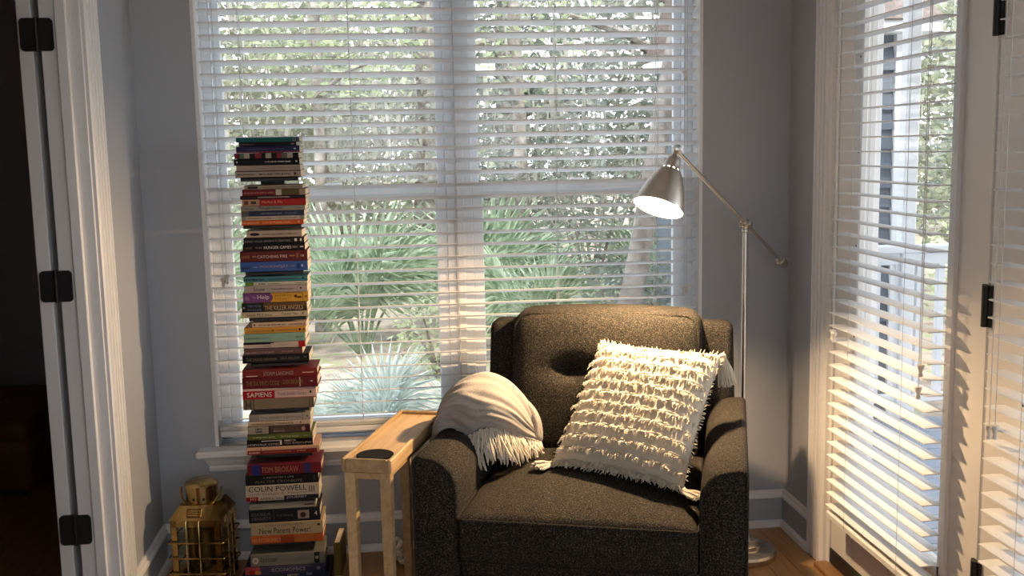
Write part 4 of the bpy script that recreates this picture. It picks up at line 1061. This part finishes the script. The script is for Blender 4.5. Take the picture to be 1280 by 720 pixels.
ob = tag(empty('book', (-.228, 3.36, 0), R(-4)), 'ochre hardback standing upright on the floor beside the tower foot', 'book')
m_ = MB(); m_.box(-.011, -.0085, -.07, .07, 0, .112, .0008); m_.box(.0085, .011, -.07, .07, 0, .112, .0008); m_.box(-.011, .011, -.0715, -.069, 0, .112, .0008)
m_.obj('cover', cmat((122, 98, 44)), ob); MB().box(-.0087, .0087, -.069, .067, .002, .109).obj('pages', PAGES, ob)
# ------------------------------------------------------------------ outside
GZ = -.45
def noise_color(name, stops, scale, rough=.9, transl=None, detail=6, coord='Object'):
    m = bpy.data.materials.new(name); m.use_nodes = True
    n = m.node_tree; b = n.nodes['Principled BSDF']; b.inputs['Roughness'].default_value = rough; b.inputs['Specular IOR Level'].default_value = .3
    t = n.nodes.new('ShaderNodeTexCoord')
    nz = n.nodes.new('ShaderNodeTexNoise'); nz.inputs['Scale'].default_value = scale; nz.inputs['Detail'].default_value = detail
    n.links.new(t.outputs[coord], nz.inputs['Vector'])
    cr = n.nodes.new('ShaderNodeValToRGB'); e = cr.color_ramp.elements
    e[0].position, e[0].color = stops[0][0], (*stops[0][1], 1)
    e[1].position, e[1].color = stops[-1][0], (*stops[-1][1], 1)
    for p, c in stops[1:-1]:
        k = e.new(p); k.color = (*c, 1)
    n.links.new(nz.outputs['Fac'], cr.inputs[0]); n.links.new(cr.outputs[0], b.inputs['Base Color'])
    if transl:
        tr = n.nodes.new('ShaderNodeBsdfTranslucent'); n.links.new(cr.outputs[0], tr.inputs[0])
        mx = n.nodes.new('ShaderNodeMixShader'); mx.inputs[0].default_value = transl
        n.links.new(b.outputs[0], mx.inputs[1]); n.links.new(tr.outputs[0], mx.inputs[2])
        n.links.new(mx.outputs[0], n.nodes['Material Output'].inputs[0])
    return m
LITTER = noise_color('leaf_litter', [(.3, (.20, .15, .10)), (.5, (.42, .34, .28)), (.62, (.30, .33, .16)), (.75, (.55, .47, .42))], 5)
tag(MB().box(-40, 45, -40, 60, GZ-.2, GZ).obj('ground', LITTER), 'leaf-littered forest ground outside the window', 'ground', kind='structure')
def soften(c, k=.38, g=1.18):
    m_ = sum(c)/3; return tuple(min(1, (v*(1-k)+m_*k)*g) for v in c)
LEAFM = [noise_color('leaf_%d' % i, [(.3, soften(a)), (.7, soften(b))], 3, .55, .45) for i, (a, b) in enumerate([
    ((.09, .14, .05), (.30, .36, .14)), ((.16, .18, .09), (.42, .45, .24)), ((.16, .17, .12), (.40, .40, .30)), ((.20, .26, .10), (.50, .56, .26)), ((.10, .13, .09), (.24, .28, .20))])]
MOSS = noise_color('hanging_moss', [(.3, (.25, .24, .20)), (.7, (.52, .50, .43))], 8, .95, .35)
BARK = noise_color('tree_bark', [(.3, (.10, .085, .07)), (.55, (.26, .23, .20)), (.75, (.42, .39, .35))], 9, .95)
PALM = [noise_color('palmetto_green', [(.3, (.10, .17, .09)), (.5, (.30, .38, .24)), (.7, (.60, .68, .54))], 6, .4, .4), noise_color('palmetto_pale', [(.3, (.28, .35, .30)), (.7, (.66, .72, .68))], 6, .35, .4)]
ro = random.Random(5)
def leaf_cloud(m_, c, rad, n, size):
    for _ in range(n):
        while True:
            d = Vector((ro.uniform(-1, 1), ro.uniform(-1, 1), ro.uniform(-1, 1)))
            if d.length <= 1: break
        p = Vector((c[0]+d.x*rad[0], c[1]+d.y*rad[1], c[2]+d.z*rad[2]))
        a = Vector((ro.uniform(-1, 1), ro.uniform(-1, 1), ro.uniform(-.7, .5))).normalized()
        b = a.cross(Vector((ro.uniform(-1, 1), ro.uniform(-1, 1), ro.uniform(-1, 1)))).normalized()
        s = size*ro.uniform(.6, 1.4)
        m_.add([p, p+a*s*.5+b*s*.22, p+a*s, p+a*s*.5-b*s*.22], [(0, 1, 2, 3)])
def moss_strands(m_, c, rad, n, L):
    for _ in range(n):
        x_ = c[0]+ro.uniform(-rad[0], rad[0]); y_ = c[1]+ro.uniform(-rad[1], rad[1]); z_ = c[2]+ro.uniform(-rad[2], rad[2])
        l_ = L*ro.uniform(.5, 1.3); w1 = ro.uniform(.012, .035)
        pts = [(x_, y_, z_), (x_+ro.uniform(-.03, .03), y_, z_-l_*.5), (x_+ro.uniform(-.05, .05), y_, z_-l_)]
        an = ro.uniform(0, 3.14); ux, uy = math.cos(an)*w1, math.sin(an)*w1
        v = []
        for q, k_ in zip(pts, (.6, 1, .2)): v += [(q[0]-ux*k_, q[1]-uy*k_, q[2]), (q[0]+ux*k_, q[1]+uy*k_, q[2])]
        m_.add(v, [(0, 1, 3, 2), (2, 3, 5, 4)])
def tree(name, loc, h, r, lean, label, group, leaf, crown, nleaf, size, moss=0, limbs=3):
    e = tag(empty(name, (loc[0], loc[1], GZ)), label, 'tree', group)
    pts = [(lean[0]*t_*h+.06*math.sin(t_*5+loc[0]), lean[1]*t_*h, t_*h) for t_ in [i/10 for i in range(11)]]
    MB().tube(pts, [r*(1.25 if i == 0 else 1-.06*i) for i in range(11)], 10).obj('trunk', BARK, e, smooth=True)
    m_ = MB()
    for i in range(limbs):
        z0 = h*ro.uniform(.25, .7); an = ro.uniform(0, 6.28); L = ro.uniform(.8, 2.0)
        b0 = (lean[0]*z0, lean[1]*z0, z0)
        m_.tube([b0, (b0[0]+math.cos(an)*L*.5, b0[1]+math.sin(an)*L*.5, z0+L*.25), (b0[0]+math.cos(an)*L, b0[1]+math.sin(an)*L, z0+L*.35)], [r*.4, r*.25, r*.1], 6)
    if limbs: m_.obj('branches', BARK, e, smooth=True)
    m_ = MB()
    for c, rad in crown: leaf_cloud(m_, c, rad, int(nleaf/len(crown)), size)
    tag(m_.obj('foliage', LEAFM[leaf], e, fix=False), kind='stuff')
    if moss:
        m_ = MB()
        for c, rad in crown: moss_strands(m_, c, rad, moss, .6)
        tag(m_.obj('hanging_moss', MOSS, e, fix=False), kind='stuff')
    return e
TG = 'trees in the woods outside'
tree('oak_tree', (-2.1, 11.8), 7, .20, (.03, 0), 'grey-barked moss-hung oak seen through the panes beside the book tower', TG, 1, [((.2, 0, 3.4), (1.6, 1.0, 1.1)), ((.9, .2, 2.6), (1.0, .8, .7))], 2000, .11, 70)
tree('oak_tree', (.35, 13.2), 8, .24, (.02, 0), 'broad moss-hung oak standing straight behind the window mullion', TG, 2, [((0, 0, 3.8), (2.0, 1.2, 1.3)), ((-.8, -.3, 2.5), (1.2, .8, .8))], 2400, .11, 90)
tree('oak_tree', (3.6, 12.2), 8, .22, (-.04, 0), 'bent mossy oak behind the panes over the armchair', TG, 4, [((-.4, 0, 3.3), (1.7, 1.0, 1.3)), ((-.9, 0, 2.1), (1.2, .8, .8))], 2600, .10, 80)
tree('leaning_tree', (.93, 5.4), 4, .075, (.25, .02), 'pale slanting trunk behind the lamp shade', TG, 1, [((.9, 0, 3.7), (.8, .6, .5))], 500, .09, 6, 1)
tree('slender_tree', (1.25, 10.9), 7, .085, (.01, 0), 'thin straight sapling between the oaks outside', TG, 3, [((0, 0, 3.2), (.9, .8, 1.0))], 900, .09, 10, 2)
tree('slender_tree', (-.75, 10.6), 7, .07, (-.015, 0), 'thin sapling with yellow-green leaves above the palmettos', TG, 3, [((.2, 0, 2.9), (1.0, .7, .9))], 1000, .09, 10, 2)
tree('slender_tree', (-3.4, 15.0), 8, .13, (.02, 0), 'distant bare-stemmed tree at the far edge of the woods', TG, 2, [((0, 0, 3.6), (2.0, 1.0, 1.3))], 1300, .12, 40, 2)
tree('slender_tree', (5.6, 9.6), 8, .16, (.0, 0), 'tall leafy tree beyond the porch railing', TG, 1, [((0, 0, 3.0), (1.5, 1.2, 1.5)), ((.3, 0, 1.3), (1.2, .9, .6))], 2200, .11, 20, 2)
tree('slender_tree', (7.4, 11.5), 8, .18, (.0, 0), 'dark leafy tree far past the porch railing', TG, 4, [((0, 0, 3.2), (2.0, 1.2, 1.8)), ((-.3, 0, 1.3), (1.4, .9, .8))], 2200, .13, 20, 2)
for i, fx in enumerate((-4.6, -1.2, 2.2, 5.8, 9.4, 13.2)):
    tree('woodland_tree', (fx, 18.5+1.2*(i % 3)), 9, .22, (.01, 0), 'dense grey-green tree in the far tree line', 'far tree line', (2, 1, 4)[i % 3], [((0, 0, 4.3), (2.6, 1.2, 2.6)), ((.5, 0, 1.7), (2.4, 1.2, 1.7))], 3600, .27, 80, 3)
def shrub(x_, y_, rad, h, leaf, n, size, label):
    e = tag(empty('shrub', (x_, y_, GZ)), label, 'shrub', 'shrubs in the woods outside')
    m_ = MB()
    for i in range(6):
        a = i*1.05; m_.tube([(0, 0, 0), (math.cos(a)*rad*.3, math.sin(a)*rad*.3, h*.45), (math.cos(a)*rad*.6, math.sin(a)*rad*.6, h*.85)], [.02, .014, .006], 5)
    m_.obj('stems', BARK, e, fix=False)
    m_ = MB(); leaf_cloud(m_, (0, 0, h*.55), (rad, rad*.8, h*.52), n, size)
    tag(m_.obj('foliage', LEAFM[leaf], e, fix=False), kind='stuff')
SH = [(-2.4, 10.5, 1.3, 2.2, 1, 1300, .10, 'loose grey-green shrub under the oak by the book tower panes'), (-.9, 12.5, 1.4, 2.4, 2, 1300, .11, 'dull grey shrub far behind the palmettos'),
      (.9, 13.5, 1.6, 2.6, 4, 1500, .11, 'dark shrub behind the broad moss-hung oak'), (2.4, 12.6, 1.5, 2.6, 2, 1500, .10, 'grey shrub behind the slanting trunk'),
      (4.2, 12.5, 1.6, 2.8, 4, 1500, .11, 'dense dark shrub beneath the bent mossy oak'), (.28, 8.2, .36, .62, 3, 450, .07, 'low yellow-green shrub on the leaf litter'),
      (1.95, 10.6, 1.0, 1.9, 4, 1400, .08, 'dark bushy shrub beside the slanting trunk'), (1.75, 7.7, .45, 1.0, 4, 1000, .08, 'dark green shrub behind the armchair back, outside'),
      (5.2, 8.2, .9, 1.3, 3, 900, .08, 'sunlit green shrub beyond the porch railing'), (6.6, 9.2, 1.2, 1.5, 1, 900, .09, 'grey-green shrub past the porch end')]
for a in SH: shrub(*a)
# fan palms
def frond_mesh(pal):
    m_ = MB(); n = 26; stem = .55
    m_.tube([(0, 0, 0), (0, .02, stem*.5), (0, 0, stem)], [.012, .009, .007], 6)
    for i in range(n):
        a = R(-118+236*i/(n-1)); L = .62*(1-.22*abs(a)/2.0)
        d = Vector((math.sin(a), 0, math.cos(a))); sd_ = Vector((math.cos(a), 0, -math.sin(a)))
        o = Vector((0, 0, stem)); wv = .017
        mid = o+d*L*.55+Vector((0, .03, 0)); tip = o+d*L+Vector((0, -.05-.06*abs(math.sin(a)), -.05*abs(math.sin(a))))
        v = [o-sd_*.003, o+Vector((0, .006, 0)), o+sd_*.003, mid-sd_*wv+Vector((0, -.010, 0)), mid, mid+sd_*wv+Vector((0, -.010, 0)), tip]
        m_.add(v, [(0, 1, 4, 3), (1, 2, 5, 4), (3, 4, 6), (4, 5, 6)])
    return m_.mesh('frond', pal, False, False)
FM = [frond_mesh(PALM[0]), frond_mesh(PALM[1])]
def palmetto(x_, y_, n, s, pal, label):
    e = tag(empty('palmetto', (x_, y_, GZ)), label, 'palm', 'fan palms outside the window')
    for i in range(n):
        an = 6.283*i/n+ro.uniform(-.3, .3); tl = R(ro.uniform(8, 52))
        put('frond', FM[pal], e, (math.cos(an)*.05, math.sin(an)*.05, 0), (0, 0, 0), (s*ro.uniform(.85, 1.1),)*3).rotation_euler = Matrix.Rotation(an, 3, 'Z').to_4x4().to_euler() if False else (Matrix.Rotation(an, 3, 'Z') @ Matrix.Rotation(tl, 3, 'Y') @ Matrix.Rotation(ro.uniform(-.5, .5)+1.57, 3, 'Z')).to_euler()
palmetto(-.17, 6.0, 8, .62, 1, 'pale blue-green fan palm close outside the sill')
palmetto(.42, 6.3, 6, .46, 1, 'small pale fan palm outside behind the side table')
palmetto(-.35, 9.4, 12, 1.25, 0, 'green fan palm standing behind the pale one')
palmetto(.85, 10.2, 11, 1.3, 0, 'large fan palm in front of the window mullion outside')
palmetto(-1.75, 9.8, 10, 1.25, 0, 'green fan palm outside behind the book tower')
palmetto(1.15, 8.7, 10, 1.0, 0, 'dark fan palm outside above the armchair')
palmetto(2.95, 10.4, 10, 1.3, 0, 'far fan palm beside the bent oak')

# porch beyond the glazed doors
DECK = mat('deck_paint', (.24, .27, .33), .6, var=.08, scale=4)
SIDE = mat('siding_paint', (.13, .15, .18), .7, var=.06, scale=6)
PW = mat('porch_white', (.74, .75, .77), .5, var=.03)
dk = tag(empty('porch_deck', (3.2, 3.0, -.06)), 'blue-grey painted porch deck outside the glazed doors', 'deck', kind='structure')
nb = 0
y_ = -1.0
bmesh_ = MB().box(-1.7, 1.6, 0, .132, -.03, 0, .003).mesh('board', DECK)
while y_ < 5.0:
    put('board', bmesh_, dk, (0, y_-3.0, 0)); y_ += .137
RY = 5.05
rl = tag(empty('porch_railing', (3.2, RY, -.06)), 'white porch railing with square balusters outside the glazed doors', 'railing')
MB().box(-1.65, 1.6, -.045, .045, .86, .90, .006).obj('top_rail', PW, rl)
MB().box(-1.65, 1.6, -.02, .02, .80, .86, .004).obj('sub_rail', PW, rl)
MB().box(-1.65, 1.6, -.02, .02, .08, .12, .004).obj('bottom_rail', PW, rl)
bal = MB().box(-.018, .018, -.018, .018, .10, .82, .002).mesh('baluster', PW)
x_ = -1.58
while x_ < 1.58: put('baluster', bal, rl, (x_, 0, 0)); x_ += .115
for xp in (-1.66, -.62, 1.6):
    pt = tag(empty('porch_post', (3.2+xp, RY, -.06)), {-1.66: 'white square porch post against the house', -.62: 'white square porch post at the middle of the railing', 1.6: 'white square porch post at the end of the railing'}[xp], 'post', 'white porch posts')
    MB().box(-.036, .036, -.036, .036, 0, 2.56, .006).obj('shaft', PW, pt); MB().box(-.05, .05, -.05, .05, 0, .10, .006).obj('plinth', PW, pt); MB().box(-.05, .05, -.05, .05, 2.45, 2.55, .006).obj('capital', PW, pt)
# clapboard wing of the house beyond the porch
wg = tag(empty('house_wing', (2.75, 6.1, GZ)), 'blue-grey clapboard house wing with white corner board beyond the porch', 'building')
MB().box(-.45, .30, .02, 3.0, 0, 2.45).obj('wall', SIDE, wg)
clap = MB().add([(-.45, .02, 0), (.30, .02, 0), (.30, -.012, 0), (-.45, -.012, 0), (-.45, .02, .118), (.30, .02, .118), (.30, .012, .118), (-.45, .012, .118)], [(0, 1, 2, 3), (4, 5, 6, 7), (3, 2, 6, 7), (0, 3, 7, 4), (1, 2, 6, 5)]).mesh('clapboard', SIDE)
for i in range(20): put('clapboard', clap, wg, (0, 0, i*.118))
MB().box(.26, .36, -.02, .14, 0, 2.46, .004).obj('corner_board', PW, wg)
MB().box(-.55, .5, -.12, 3.1, 2.45, 2.53, .01).obj('eave', PW, wg)
ROOF = mat('roof_shingle', (.16, .12, .10), .9, var=.3, scale=30)
MB().add([(-.55, -.14, 2.53), (.52, -.14, 2.53), (.52, 1.5, 3.4), (-.55, 1.5, 3.4), (-.55, 3.1, 2.53), (.52, 3.1, 2.53)], [(0, 1, 2, 3), (3, 2, 5, 4), (1, 5, 2), (0, 3, 4), (0, 4, 5, 1)]).obj('roof', ROOF, wg)

# roof over the porch
struct('ceiling_porch', MB().box(1.497, 4.95, -1.2, 5.25, 2.50, 2.60), PW)
struct('floor_porch_skirt', MB().box(1.497, 4.9, -1.2, 5.12, GZ, -.092), mat('skirt_paint', (.5, .52, .55), .7))
